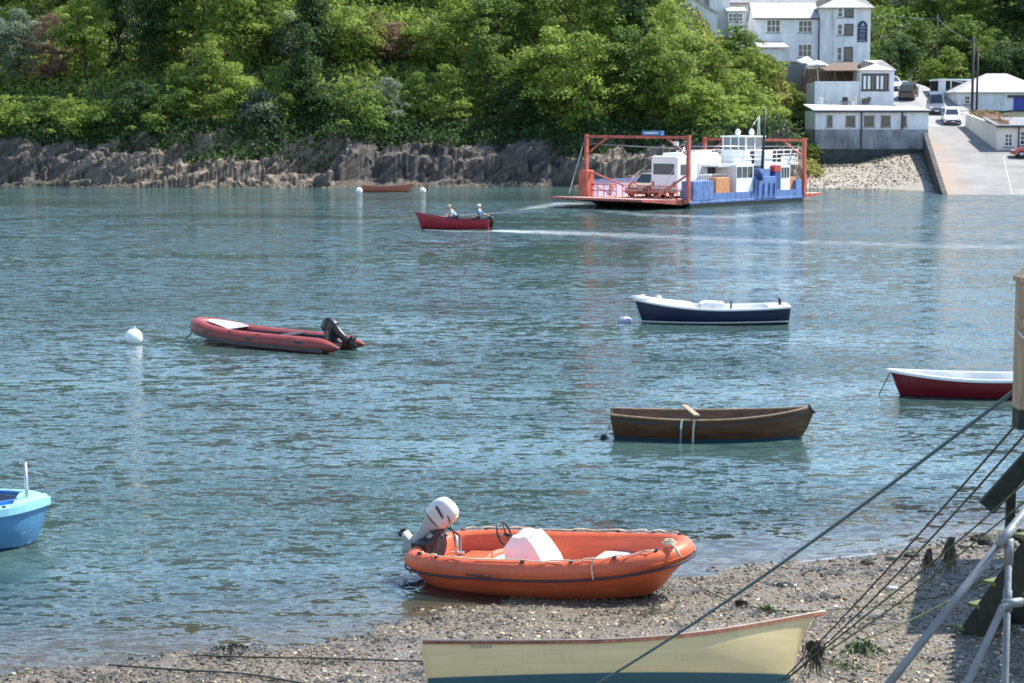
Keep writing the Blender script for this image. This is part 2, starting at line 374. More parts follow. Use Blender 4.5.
def rock_mat():
    m = bpy.data.materials.new('shore_rock'); m.use_nodes = True; nt = m.node_tree; N = nt.nodes; L = nt.links; b = N['Principled BSDF']
    g = N.new('ShaderNodeNewGeometry')
    mp = N.new('ShaderNodeMapping'); mp.inputs['Rotation'].default_value = (0, R(-32), 0); mp.inputs['Scale'].default_value = (.35, .6, 1.9)
    mp0 = N.new('ShaderNodeMapping'); mp0.inputs['Rotation'].default_value = (0, R(38), 0); mp.inputs['Rotation'].default_value = (0, 0, 0); L.new(g.outputs['Position'], mp0.inputs[0]); L.new(mp0.outputs[0], mp.inputs[0])
    n = N.new('ShaderNodeTexNoise'); n.inputs['Scale'].default_value = 1.1; n.inputs['Detail'].default_value = 8; n.inputs['Roughness'].default_value = .65; L.new(mp.outputs[0], n.inputs['Vector'])
    cr = N.new('ShaderNodeValToRGB'); L.new(n.outputs['Fac'], cr.inputs[0]); e = cr.color_ramp.elements
    e[0].position = .3; e[0].color = (.03, .026, .02, 1); e[1].position = .74; e[1].color = (.37, .285, .195, 1)
    x = e.new(.5); x.color = (.15, .118, .085, 1)
    va = N.new('ShaderNodeAttribute'); va.attribute_name = 'tone'      # shade painted dark and bluish into the bays, outcrops left tan
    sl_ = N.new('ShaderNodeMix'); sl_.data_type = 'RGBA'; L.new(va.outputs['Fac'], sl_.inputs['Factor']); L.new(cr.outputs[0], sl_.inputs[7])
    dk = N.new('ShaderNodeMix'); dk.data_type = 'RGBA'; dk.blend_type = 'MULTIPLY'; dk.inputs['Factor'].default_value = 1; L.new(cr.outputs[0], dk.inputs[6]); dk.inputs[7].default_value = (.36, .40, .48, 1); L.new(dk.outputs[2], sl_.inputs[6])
    # the weed-dark band under the high water line
    sp = N.new('ShaderNodeSeparateXYZ'); L.new(g.outputs['Position'], sp.inputs[0])
    n2 = N.new('ShaderNodeTexNoise'); n2.inputs['Scale'].default_value = .35; n2.inputs['Detail'].default_value = 5; L.new(g.outputs['Position'], n2.inputs['Vector'])
    ma = N.new('ShaderNodeMath'); ma.operation = 'MULTIPLY_ADD'; L.new(n2.outputs['Fac'], ma.inputs[0]); ma.inputs[1].default_value = 3.0; ma.inputs[2].default_value = -1.1
    su = N.new('ShaderNodeMath'); su.operation = 'SUBTRACT'; L.new(ma.outputs[0], su.inputs[0]); L.new(sp.outputs['Z'], su.inputs[1])
    mr = N.new('ShaderNodeMapRange'); L.new(su.outputs[0], mr.inputs['Value']); mr.inputs['From Min'].default_value = -.25; mr.inputs['From Max'].default_value = .35; mr.inputs['To Max'].default_value = .7
    mx = N.new('ShaderNodeMix'); mx.data_type = 'RGBA'; L.new(mr.outputs[0], mx.inputs['Factor']); L.new(sl_.outputs[2], mx.inputs[6]); mx.inputs[7].default_value = (.05, .042, .02, 1)
    L.new(mx.outputs[2], b.inputs['Base Color']); b.inputs['Roughness'].default_value = .85
    bp = N.new('ShaderNodeBump'); bp.inputs['Distance'].default_value = .25; bp.inputs['Strength'].default_value = .7; L.new(n.outputs['Fac'], bp.inputs['Height']); L.new(bp.outputs[0], b.inputs['Normal'])
    return m
M['rock'] = rock_mat()
M['earth'] = mat('leaf_litter_earth', (.03, .038, .016), .95, var=.4, scale=.4)
M['far_sand'] = mat('far_shingle', (.27, .24, .195), .9, var=.2, scale=3, streak=(1, 1, 1), bump=.15, bscale=30)
def terrain(name, xs, ys, zf, m, kind='structure'):
    P = [(x, y, zf(x, y)) for y in ys for x in xs]; nx = len(xs)
    fc = [(j * nx + i, j * nx + i + 1, (j + 1) * nx + i + 1, (j + 1) * nx + i) for j in range(len(ys) - 1) for i in range(nx - 1)]
    return tag(np_mesh(name, np.array(P), np.array(fc), m, True), kind=kind)
terrain('hillside', np.arange(-130, 140, 1.6), np.concatenate([np.arange(160, 240, 1.3), np.arange(240, 420, 6)]), lambda x, y: far_z(x, y) - .25 + .3 * fbm(x * .3, y * .3, 9, 3) - (4 * sstep(10.5, 7.5, y - shoreF(x)) if x < 27.5 else 0) - (1.2 if 26 < x < 44 and y < 201 else 0), M['earth'])
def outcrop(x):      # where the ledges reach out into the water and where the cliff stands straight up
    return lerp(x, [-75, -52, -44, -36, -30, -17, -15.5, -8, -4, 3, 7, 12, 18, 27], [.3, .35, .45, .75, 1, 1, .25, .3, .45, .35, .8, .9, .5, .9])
def cellr(a, c=0.0, e=0.0): return noise.cell(Vector((a + .37, c + .37, e + .37)))
def rock_z(x, y):        # bedded slate: every dipping layer stands out or is cut back by its own amount
    d = y - shoreF(x); oc = outcrop(x + 1.2 * fbm(x * .3, y * .3, 6, 2))
    e = d + 1.2 * fbm(x * .06, 1.7, 0, 3) + 1.2 * abs(noise.noise(Vector((x * .22, 5.1, 0)))) * oc
    W_ = ([-8, -1, 0, 1.5, 3.2, 5.2, 6.6, 7.6, 9, 12], [-3, -.5, .05, .9, 2.0, 3.2, 4.2, 5.9, 6.6, 7.2]); S_ = ([-8, -1, .3, 1.2, 2.0, 2.8, 4.2, 6.0, 9, 12], [-3, -.6, .05, .35, .7, 3.7, 5.2, 6.0, 6.6, 7.2])
    def prof(q): return .86 * (lerp(q, *S_) * (1 - oc) + lerp(q, *W_) * oc)
    b0 = prof(e)
    lay = (b0 * .85 - x * .22 + y * .12) / .40 + .9 * noise.noise(Vector((x * .35, y * .35, 2)))
    l2 = (b0 * .85 - x * .22 + y * .12) / 1.3
    blk = cellr(math.floor(lay), math.floor((x * .8 + b0 * .9) / 2.1 + cellr(math.floor(lay), 9) * 3))
    off = (blk - .5) * (.9 + .5 * oc) + (cellr(math.floor(l2), 4) - .5) * 1.5 * oc + .5 * fbm(x * .9, y * .9, 3, 3)
    if d > 7: off *= .4
    b1 = prof(e + off * min(1, max(0, (d + 1.5) / 3)))
    return b1 + .22 * (cellr(math.floor(x * 1.5 + y * .3), math.floor(y * 1.6 - x * .3), 7) - .5) * oc + .12 * fbm(x * 2.2, y * 2.2, 1, 2)
def rocks_z(x, y):
    z = rock_z(x, y)
    return z - 8 * sstep(26.0, 30.5, x + .9 * fbm(y * .6, x * .3, 4, 2))
xs = np.arange(-62, 31.2, .2); ts = np.concatenate([np.arange(-3, 9.2, .17), np.arange(9.4, 14, .6)])
P = []; T = []
for t in ts:
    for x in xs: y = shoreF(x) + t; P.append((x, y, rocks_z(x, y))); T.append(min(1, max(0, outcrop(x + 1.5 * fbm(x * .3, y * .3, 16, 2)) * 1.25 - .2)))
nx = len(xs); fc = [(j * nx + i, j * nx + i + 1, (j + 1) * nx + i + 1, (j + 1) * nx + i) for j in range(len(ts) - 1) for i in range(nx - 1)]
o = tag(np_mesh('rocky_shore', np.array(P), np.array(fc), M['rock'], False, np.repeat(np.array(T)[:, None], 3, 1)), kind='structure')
terrain('far_beach', np.arange(26, 42.1, .5), np.arange(176, 201.6, .5), lambda x, y: .122 * (y - shoreF(x)) + .03 * fbm(x * .5, y * .5, 1, 3) - .15 - (.6 if x > 36.6 + (y - 170) * .14 else 0), M['far_sand'])
v, f, c = [], [], []
g = np.random.default_rng(61)
for k in range(5000):
    x, y = g.uniform(27.5, 41), g.uniform(183, 200.5)
    wd = y > 195.5 + (x - 28) * .22 + 1.5 * noise.noise(Vector((x * .6, y * .6, 0))) and x < 37.5
    if x > 36.2 + (y - 170) * .14 or (not wd and g.random() < .6): continue
    s = g.uniform(.03, .11) * (1.5 if wd else 1); q = ICO * g.uniform(.7, 1.3, (12, 1)) * np.array([s, s, s * .6]) + (x, y, .122 * (y - shoreF(x)) - .12)
    f.append(ICF + 12 * len(v)); v.append(q); c.append(np.tile(np.array((.05, .045, .02) if wd else PAL[g.integers(0, 7)]) * g.uniform(.7, 1.3), (12, 1)))
tag(np_mesh('far_beach_stones', np.concatenate(v), np.concatenate(f), M['pebble'], False, np.concatenate(c)), kind='stuff')
# ------------------------------------------------------------------ slipway and road
def slip_mat():
    m = mat('slipway_concrete', (.21, .20, .185), .85, var=.22, scale=.35, bump=.3, bscale=2); nt = m.node_tree; N = nt.nodes; L = nt.links; b = N['Principled BSDF']
    src = b.inputs['Base Color'].links[0].from_socket
    g = N.new('ShaderNodeNewGeometry'); n = N.new('ShaderNodeTexNoise'); n.inputs['Scale'].default_value = .22; n.inputs['Detail'].default_value = 4
    L.new(g.outputs['Position'], n.inputs['Vector'])
    sp = N.new('ShaderNodeSeparateXYZ'); L.new(g.outputs['Position'], sp.inputs[0])
    # rust-brown wash along the lower left edge
    e = N.new('ShaderNodeMath'); e.operation = 'MULTIPLY_ADD'; L.new(sp.outputs['Y'], e.inputs[0]); e.inputs[1].default_value = -.14; L.new(sp.outputs['X'], e.inputs[2])
    mr = N.new('ShaderNodeMapRange'); L.new(e.outputs[0], mr.inputs['Value']); mr.inputs['From Min'].default_value = 15.8; mr.inputs['From Max'].default_value = 12.8
    y1 = N.new('ShaderNodeMapRange'); L.new(sp.outputs['Y'], y1.inputs['Value']); y1.inputs['From Min'].default_value = 201; y1.inputs['From Max'].default_value = 192
    mu = N.new('ShaderNodeMath'); mu.operation = 'MULTIPLY'; L.new(mr.outputs[0], mu.inputs[0]); L.new(y1.outputs[0], mu.inputs[1])
    m2 = N.new('ShaderNodeMath'); m2.operation = 'MULTIPLY'; L.new(mu.outputs[0], m2.inputs[0]); L.new(n.outputs['Fac'], m2.inputs[1])
    mx = N.new('ShaderNodeMix'); mx.data_type = 'RGBA'; L.new(m2.outputs[0], mx.inputs['Factor']); L.new(src, mx.inputs[6]); mx.inputs[7].default_value = (.34, .20, .10, 1)
    L.new(mx.outputs[2], b.inputs['Base Color']); return m
M['slip'] = slip_mat()
M['slip_wall'] = mat('slip_wall', (.05, .045, .038), .9, var=.5, scale=1)  # dark colour stands in for the shade on the wall's left face
M['road'] = mat('pale_worn_asphalt', (.27, .26, .25), .9, var=.2, scale=.7)
def slip_left(y): return lerp(y, [160, 170, 200, 215, 232, 246], [35.6, 36.9, 41.3, 41.6, 40.4, 37])
def slip_right(y): return lerp(y, [160, 188, 196, 206, 232, 246], [75, 75, 60, 49.5, 47.5, 43])
def road_z(y): return lerp(y, [160, 170, 236, 246], [-1.6, 0, 10.56, 11.2])
b = MB(); yy = list(np.arange(160, 204.1, 2)); rows = []
for y in yy:
    l, r = slip_left(y), slip_right(y)
    rows.append([(l + (r - l) * k / 12, y, road_z(y)) for k in range(13)])
b.grid(rows); b.build('slipway', M['slip'], fix=False)['kind'] = 'structure'
b = MB(); rows = []
for y in list(np.arange(204, 246.1, 2)):
    l, r = slip_left(y), slip_right(y)
    rows.append([(l + (r - l) * k / 12, y, road_z(y)) for k in range(13)])
b.grid(rows); b.build('road', M['road'], fix=False)['kind'] = 'structure'
b = MB()
for i in range(len(yy) - 2):                                   # the wall under the slipway's open side, with a low kerb on top
    y0, y1 = yy[i], yy[i + 1]; a, c = slip_left(y0), slip_left(y1)
    if y0 > 198: continue
    za, zc = road_z(y0) + .16, road_z(y1) + .16
    b.add([(a - .42, y0, za), (a, y0, za), (c, y1, zc), (c - .42, y1, zc)], [(0, 1, 2, 3)])
    b.add([(a - .42, y0, za), (c - .42, y1, zc), (c - .42, y1, -3), (a - .42, y0, -3)], [(0, 1, 2, 3)])
    b.add([(a, y0, za), (c, y1, zc), (c, y1, zc - .7), (a, y0, za - .7)], [(0, 1, 2, 3)])
tag(b.build('slipway_wall', M['slip_wall'], fix=False), 'side wall painted shade-dark along the left edge of the concrete slipway', 'wall')
b = MB(); b.grid([[(slip_left(y) + 5.5 + i * .09 + .05 * (y - 170), y, road_z(y) + .006) for i in (0, 1)] for y in np.arange(168, 190, 2)])
b.build('slipway_joint', mat('joint_concrete', (.36, .34, .31), .9), fix=False)['kind'] = 'structure'
# ------------------------------------------------------------------ water
def water_mat():
    m = bpy.data.materials.new('river_water'); m.use_nodes = True; nt = m.node_tree; N = nt.nodes; L = nt.links; b = N['Principled BSDF']; out = N['Material Output']
    b.inputs['Base Color'].default_value = (.042, .078, .072, 1); b.inputs['Roughness'].default_value = .085; b.inputs['IOR'].default_value = 1.333
    g = N.new('ShaderNodeNewGeometry')
    def noi(scale, sx, sy, det, rot=0, dist=0):
        mp = N.new('ShaderNodeMapping'); mp.inputs['Scale'].default_value = (sx, sy, 1); mp.inputs['Rotation'].default_value = (0, 0, rot); L.new(g.outputs['Position'], mp.inputs[0])
        n = N.new('ShaderNodeTexNoise'); n.inputs['Scale'].default_value = scale; n.inputs['Detail'].default_value = det; n.inputs['Distortion'].default_value = dist; L.new(mp.outputs[0], n.inputs['Vector']); return n.outputs['Fac']
    def math_(op, a, bb):
        x = N.new('ShaderNodeMath'); x.operation = op
        for i, v in enumerate((a, bb)):
            if isinstance(v, (int, float)): x.inputs[i].default_value = v
            else: L.new(v, x.inputs[i])
        return x.outputs[0]
    def slope(scale, sx, sy, det, rot, amp_x, amp_y):      # two independent channels of noise = the two slopes of the wavelets
        mp = N.new('ShaderNodeMapping'); mp.inputs['Scale'].default_value = (sx, sy, 1); mp.inputs['Rotation'].default_value = (0, 0, rot); L.new(g.outputs['Position'], mp.inputs[0])
        n = N.new('ShaderNodeTexNoise'); n.inputs['Scale'].default_value = scale; n.inputs['Detail'].default_value = det; n.inputs['Distortion'].default_value = .25; L.new(mp.outputs[0], n.inputs['Vector'])
        s = N.new('ShaderNodeVectorMath'); s.operation = 'SUBTRACT'; L.new(n.outputs['Color'], s.inputs[0]); s.inputs[1].default_value = (.5, .5, .5)
        k = N.new('ShaderNodeVectorMath'); k.operation = 'MULTIPLY'; L.new(s.outputs[0], k.inputs[0]); k.inputs[1].default_value = (amp_x, amp_y, 0); return k.outputs[0]
    def vadd(p, q):
        x = N.new('ShaderNodeVectorMath'); x.operation = 'ADD'; L.new(p, x.inputs[0]); L.new(q, x.inputs[1]); return x.outputs[0]
    patch = noi(.05, .45, 1.6, 4, R(-10), .6)
    pr = N.new('ShaderNodeMapRange'); L.new(patch, pr.inputs['Value']); pr.inputs['From Min'].default_value = .40; pr.inputs['From Max'].default_value = .60
    pr.inputs['To Min'].default_value = .16; pr.inputs['To Max'].default_value = 1.0
    sa = N.new('ShaderNodeAttribute'); sa.attribute_name = 'tone'
    calm = N.new('ShaderNodeMapRange'); L.new(sa.outputs['Fac'], calm.inputs['Value']); calm.inputs['To Min'].default_value = 1.0; calm.inputs['To Max'].default_value = .35
    v = vadd(slope(1.5, .45, 1, 1, R(12), .7, 1.1), vadd(slope(5, .42, 1, 2, R(-7), 1.4, 2.3), slope(14, .5, 1, 2, R(8), 1.1, 1.8)))
    sc_ = N.new('ShaderNodeVectorMath'); sc_.operation = 'SCALE'; L.new(v, sc_.inputs[0]); L.new(math_('MULTIPLY', pr.outputs[0], calm.outputs[0]), sc_.inputs['Scale'])
    up = N.new('ShaderNodeVectorMath'); up.operation = 'ADD'; L.new(sc_.outputs[0], up.inputs[0]); up.inputs[1].default_value = (0, 0, 1)
    bp = N.new('ShaderNodeVectorMath'); bp.operation = 'NORMALIZE'; L.new(up.outputs[0], bp.inputs[0]); L.new(bp.outputs[0], b.inputs['Normal'])
    tr = N.new('ShaderNodeBsdfTransparent'); tr.inputs[0].default_value = (.86, .84, .76, 1)
    gl = N.new('ShaderNodeBsdfGlossy'); gl.inputs['Roughness'].default_value = .05; L.new(bp.outputs[0], gl.inputs['Normal'])
    fr = N.new('ShaderNodeFresnel'); fr.inputs['IOR'].default_value = 1.333; L.new(bp.outputs[0], fr.inputs['Normal'])
    sh = N.new('ShaderNodeMixShader'); L.new(fr.outputs[0], sh.inputs[0]); L.new(tr.outputs[0], sh.inputs[1]); L.new(gl.outputs[0], sh.inputs[2])
    mr = N.new('ShaderNodeMapRange'); L.new(sa.outputs['Fac'], mr.inputs['Value']); mr.inputs['To Max'].default_value = .93
    mx = N.new('ShaderNodeMixShader'); L.new(mr.outputs[0], mx.inputs[0]); L.new(b.outputs[0], mx.inputs[1]); L.new(sh.outputs[0], mx.inputs[2])
    L.new(mx.outputs[0], out.inputs[0]); return m
M['water'] = water_mat()
xs = np.concatenate([np.linspace(-400, -30, 12), np.arange(-14, 15, .35), np.linspace(30, 400, 12)]); xs = np.unique(xs)
ys = np.unique(np.concatenate([np.arange(18, 42, .25), np.linspace(42, 215, 60)]))
P = []; T = []
for y in ys:
    for x in xs:
        P.append((x, y, 0)); d = max(0, -beach_z(x, y)) if y < 60 else 3
        T.append(max(0, 1 - d / .36) ** 1.3)
nx = len(xs); fc = [(j * nx + i, j * nx + i + 1, (j + 1) * nx + i + 1, (j + 1) * nx + i) for j in range(len(ys) - 1) for i in range(nx - 1)]
tag(np_mesh('water', np.array(P), np.array(fc), M['water'], True, np.repeat(np.array(T)[:, None], 3, 1)), kind='structure')
# foam trails
def foam_mat():
    m = bpy.data.materials.new('foam'); m.use_nodes = True; nt = m.node_tree; N = nt.nodes; L = nt.links; b = N['Principled BSDF']; out = N['Material Output']
    b.inputs['Base Color'].default_value = (.75, .8, .82, 1); b.inputs['Roughness'].default_value = .8
    g = N.new('ShaderNodeNewGeometry'); mp = N.new('ShaderNodeMapping'); mp.inputs['Scale'].default_value = (.45, .8, 1); L.new(g.outputs['Position'], mp.inputs[0])
    n = N.new('ShaderNodeTexNoise'); n.inputs['Scale'].default_value = 2.2; n.inputs['Detail'].default_value = 8; n.inputs['Roughness'].default_value = .7; L.new(mp.outputs[0], n.inputs['Vector'])
    a = N.new('ShaderNodeAttribute'); a.attribute_name = 'tone'
    ad = N.new('ShaderNodeMath'); ad.operation = 'ADD'; L.new(n.outputs['Fac'], ad.inputs[0]); L.new(a.outputs['Fac'], ad.inputs[1])
    mr = N.new('ShaderNodeMapRange'); L.new(ad.outputs[0], mr.inputs['Value']); mr.inputs['From Min'].default_value = .84; mr.inputs['From Max'].default_value = 1.75
    tr = N.new('ShaderNodeBsdfTransparent'); mx = N.new('ShaderNodeMixShader'); L.new(mr.outputs[0], mx.inputs[0]); L.new(tr.outputs[0], mx.inputs[1]); L.new(b.outputs[0], mx.inputs[2])
    L.new(mx.outputs[0], out.inputs[0]); return m
M['foam'] = foam_mat()
def foam(name, pts):             # pts: (px, py, half width m, strength)
    V = []; C = []; rows = 9; ps = [(on(p[0], p[1], 0.006), p[2], p[3]) for p in pts]; fine = []
    for (a, wa, sa_), (b_, wb, sb) in zip(ps[:-1], ps[1:]):
        for k in range(12):
            q = k / 12; fine.append((a.lerp(b_, q), wa + (wb - wa) * q, sa_ + (sb - sa_) * q))
    for i, (p, w_, s) in enumerate(fine):
        t = fine[min(i + 1, len(fine) - 1)][0] - fine[max(i - 1, 0)][0]; n = Vector((-t.y, t.x, 0)).normalized()
        for k in range(rows):
            e = k / (rows - 1) * 2 - 1; q = p + n * e * w_; V.append((q.x, q.y, .006)); C.append(s * (1 - abs(e) ** 1.5))
    fc = [(i * rows + k, i * rows + k + 1, (i + 1) * rows + k + 1, (i + 1) * rows + k) for i in range(len(fine) - 1) for k in range(rows - 1)]
    tag(np_mesh(name, np.array(V), np.array(fc), M['foam'], False, np.repeat(np.array(C)[:, None], 3, 1)), kind='stuff')
foam('boat_wake', [(493, 230.5, 1.0, .9), (530, 231.8, 3.0, .62), (600, 234.2, 5.0, .48), (700, 238.5, 6, .44), (820, 242.5, 5, .44), (940, 246, 5, .43), (1030, 247.5, 5, .41)])
foam('ferry_wake', [(500, 212.5, 1.2, .3), (535, 208, 2.2, .5), (566, 203, 2.5, .6), (600, 205.5, 1.6, .5)])
foam('hull_wash', [(590, 209.5, 2, .36), (650, 215, 4, .43), (720, 217, 5, .46), (790, 212, 4.5, .43), (840, 208, 3, .36)])
foam('wash_line', [(340, 222, 1.5, .36), (420, 217.5, 1.8, .42), (480, 214, 1.8, .42), (550, 210, 1.5, .38)])
foam('bow_wave', [(425, 229.5, .5, .5), (455, 231.3, .6, .6), (492, 231.8, .5, .65)])
foam('shore_foam', [(690, 571.5, .1, .4), (760, 566, .12, .5), (830, 558.5, .12, .5), (905, 551, .14, .55), (960, 543, .1, .45)])
# ------------------------------------------------------------------ trees and shrubs
def crown(name, shape, seed, nclump, nleaf, leaf=.34):
    nclump = int(nclump * 1.7); nleaf *= 1.25; leaf *= .8
    """leaf-sized faces gathered in clumps through the volume of a crown; unit: metres, base of the tree at z=0"""
    g = np.random.default_rng(seed); V = []; C = []
    Rr, z0, z1 = shape['r'], shape['z0'], shape['z1']
    for k in range(nclump):
        for _ in range(60):
            p = g.uniform(-1, 1, 3); q = np.linalg.norm(p)
            if .35 < q < 1: break
        h = (p[2] + 1) / 2
        prof = np.interp(h, [0, .25, .6, 1], shape.get('prof', [.6, 1, .85, .35]))
        lob = .72 + .75 * max(-.3, noise.noise(Vector((p[0] * 1.7 / q, p[1] * 1.7 / q, p[2] * 1.7 / q + seed * 3.1)))) + .2 * g.random()
        c = np.array([p[0] * Rr * prof * lob * 1.12, p[1] * Rr * prof * lob * 1.12, z0 + (z1 - z0) * np.clip(.5 + (h - .5) * (.85 + .35 * lob), 0, 1.12)])
        cr = (.38 + .8 * g.random() ** 1.6) * shape.get('cs', 1)
        n = int(nleaf * cr ** 2)
        d = g.normal(size=(n, 3)); d /= np.linalg.norm(d, axis=1)[:, None]
        d[:, 2] = np.where(d[:, 2] < -.3, -d[:, 2], d[:, 2])
        pos = c + d * cr * g.uniform(.6, 1.08, (n, 1)) * np.array([1.15, 1.15, .7])
        nrm = d + g.normal(size=(n, 3)) * .55; nrm[:, 2] += .35; nrm /= np.linalg.norm(nrm, axis=1)[:, None]
        a = np.cross(nrm, g.normal(size=(n, 3))); a /= np.linalg.norm(a, axis=1)[:, None]; b_ = np.cross(nrm, a)
        s = leaf * g.uniform(.5, 1.15, (n, 1))
        V.append(np.stack([pos - a * s * .5 , pos + b_ * s * .42, pos + a * s * .5, pos - b_ * s * .42], 1).reshape(-1, 3))
        tone = np.clip(g.normal(.48, .2) + g.normal(0, .16, (n, 1)), 0, 1)
        C.append(np.repeat(np.repeat(tone, 4, 0), 3, 1))
    V = np.concatenate(V); C = np.concatenate(C); nf = len(V) // 4
    return np_mesh(name, V, np.arange(nf * 4).reshape(nf, 4), F_['mid'], False, C)
def trunk(H, seed, r=.22, limbs=5):
    g = random.Random(seed); b = MB(); p = [Vector((0, 0, -1.2))]; n = 6
    for i in range(1, n + 1): p.append(Vector((g.uniform(-.25, .25) * i * .5, g.uniform(-.25, .25) * i * .5, H * .8 * i / n)))
    b.tube(p, [r * (1.15 - .16 * i) for i in range(n + 1)], 7)
    for k in range(limbs):
        i = g.randint(2, n - 1); a = g.uniform(0, 6.28); L = H * g.uniform(.2, .36)
        q = p[i]; e = q + Vector((math.cos(a) * L, math.sin(a) * L, L * g.uniform(.4, 1)))
        b.tube([q, q.lerp(e, .5) + Vector((0, 0, L * .08)), e], [r * .45, r * .3, r * .08], 5)
    return b
PROTO = {}
def proto(key, shape, seed, ncl, nl, H, r=.2, leaf=.34, limbs=5, named='tree'):
    root = empty(named); c = crown('crown', shape, seed, ncl, nl, leaf); c.parent = root
    t_ = trunk(H, seed, r, limbs).build('trunk', M['trunk'], root, fix=False)
    PROTO[key] = root
    return root
proto('round0', dict(r=3.7, z0=.5, z1=8.2), 11, 64, 120, 8)
proto('round1', dict(r=4.3, z0=.3, z1=7.6, prof=[.7, 1, .95, .3]), 12, 74, 120, 7.5)
proto('round2', dict(r=3.2, z0=.5, z1=9.0, prof=[.5, .9, 1, .4]), 13, 64, 120, 8.5)
proto('tall0', dict(r=2.3, z0=.8, z1=11, prof=[.6, .9, .9, .3]), 14, 58, 120, 10.5)
proto('tall1', dict(r=1.8, z0=.4, z1=10, prof=[.8, .9, .7, .2]), 15, 50, 120, 9.5)
proto('bush0', dict(r=2.6, z0=.3, z1=3.6, prof=[1, 1, .8, .35]), 16, 34, 120, 2.6, .1, named='shrub')
proto('bush1', dict(r=3.4, z0=.2, z1=4.4, prof=[1, 1, .85, .4]), 17, 46, 120, 3.2, .12, named='shrub')
proto('scrub', dict(r=1.9, z0=.0, z1=1.9, cs=.7, prof=[1, 1, .8, .4]), 18, 36, 140, 1.4, .06, .26, named='shrub')
USED = set()
def plant(key, mk, x, y, s, label, group, dz=0, sz=1.0):
    src = PROTO[key]
    if key in USED: o = copy_tree(src)
    else: o = src; USED.add(key)
    o.location = (x, y, far_z(x, y) - .3 + dz); o.scale = (s, s, s * sz); o.rotation_euler = (0, 0, random.uniform(0, 6.28))
    tag(o, label, 'shrub' if o.name.startswith('shrub') else 'tree', group)
    for ch in o.children:
        if ch.name.startswith('crown'):
            ch.material_slots[0].link = 'OBJECT'; ch.material_slots[0].material = F_[mk]
    return o
ORD = ['first', 'second', 'third', 'fourth', 'fifth', 'sixth', 'seventh', 'eighth', 'ninth', 'tenth', 'eleventh', 'twelfth', 'thirteenth', 'fourteenth', 'fifteenth', 'sixteenth', 'seventeenth', 'eighteenth', 'nineteenth', 'twentieth', 'twenty-first', 'twenty-second', 'twenty-third', 'twenty-fourth', 'twenty-fifth', 'twenty-sixth', 'twenty-seventh', 'twenty-eighth', 'twenty-ninth', 'thirtieth']
LOOK = {'mid': 'leafy green', 'light': 'bright yellow-green', 'dark': 'dark green', 'grey': 'grey-green', 'copper': 'copper-brown', 'scrub': 'straw-green'}
SHAPE = {'round0': 'rounded tree', 'round1': 'broad spreading tree', 'round2': 'full-topped tree', 'tall0': 'tall slender tree', 'tall1': 'tall narrow tree', 'bush0': 'low bush', 'bush1': 'broad bush', 'scrub': 'scrubby bush'}
def row(items, where, group, push=0):            # items: (px, Y, kind, material, scale, height factor), left to right
    for i, it in enumerate(sorted(items)):
        px, Y, key, mk, s = it[:5]; Y += max(0, shoreF((px - 512) / F * Y) - 185) * .9 + push; sz = it[5] if len(it) > 5 else 1
        x = (px - 512) / F * Y
        plant(key, mk, x, Y, s, '%s %s, %s from left %s' % (LOOK[mk], SHAPE[key], ORD[i], where), group, sz=sz)
# along the cliff edge, overhanging the rocks
row([(-24, 195, 'bush1', 'mid', 1.0), (10, 195, 'bush1', 'light', 1.1), (44, 195.5, 'bush1', 'mid', 1.0), (76, 195, 'bush1', 'light', .95), (106, 195, 'bush1', 'mid', .9),
     (134, 196, 'round1', 'dark', .75), (160, 195, 'bush1', 'mid', 1.0), (184, 196, 'round2', 'mid', .8), (212, 196.5, 'tall0', 'light', .8), (238, 195.5, 'round2', 'light', .82), (258, 195, 'bush0', 'grey', 1.2), (282, 196, 'round0', 'mid', .75),
     (306, 196.5, 'tall1', 'dark', 1.0), (330, 196, 'bush1', 'dark', 1.0), (358, 195.5, 'bush1', 'mid', 1.2), (388, 195.5, 'round0', 'grey', .7), (418, 196, 'round2', 'mid', .72),
     (452, 195.5, 'round0', 'light', .85), (486, 196.5, 'tall0', 'mid', .95), (514, 195, 'round1', 'dark', .8), (548, 196, 'round2', 'light', 1.22), (588, 195, 'round0', 'light', 1.2), (622, 197, 'round2', 'mid', 1.1),
     (652, 196, 'tall0', 'light', .9), (678, 195, 'round0', 'light', .95), (702, 195, 'round1', 'light', .78), (726, 194.5, 'bush1', 'light', 1.15)],
    'along the cliff edge above rocks', 'trees along the cliff edge', -.6)
row([(-10, 207, 'round1', 'grey', 1.0), (24, 206, 'round2', 'grey', .85), (56, 206, 'round0', 'copper', .8), (88, 206, 'round2', 'light', 1.0), (124, 208, 'tall0', 'dark', 1.0),
     (154, 206, 'tall1', 'dark', 1.15), (180, 208, 'round2', 'mid', 1.0), (206, 207, 'tall0', 'light', 1.1), (240, 206, 'tall1', 'light', 1.2), (266, 208, 'round2', 'mid', .8), (290, 209, 'bush1', 'grey', .9), (314, 205, 'tall1', 'dark', 1.15),
     (344, 208, 'bush1', 'light', 1.1), (372, 209, 'bush0', 'scrub', 1.0), (398, 209, 'bush1', 'copper', .8), (424, 208, 'bush1', 'light', 1.0), (456, 207, 'round0', 'light', .9), (494, 206, 'round2', 'mid', 1.1),
     (534, 207, 'tall0', 'mid', 1.0), (566, 206, 'round0', 'light', 1.2), (600, 206, 'round2', 'light', 1.1), (632, 205, 'tall1', 'dark', 1.1), (662, 205, 'round0', 'light', .85), (690, 200, 'round1', 'light', .95), (716, 200, 'round0', 'light', .8), (740, 201, 'bush1', 'light', 1.2), (758, 203, 'bush1', 'light', .9)],
    'in the wooded slope\'s middle tier', 'trees in the middle of the slope')
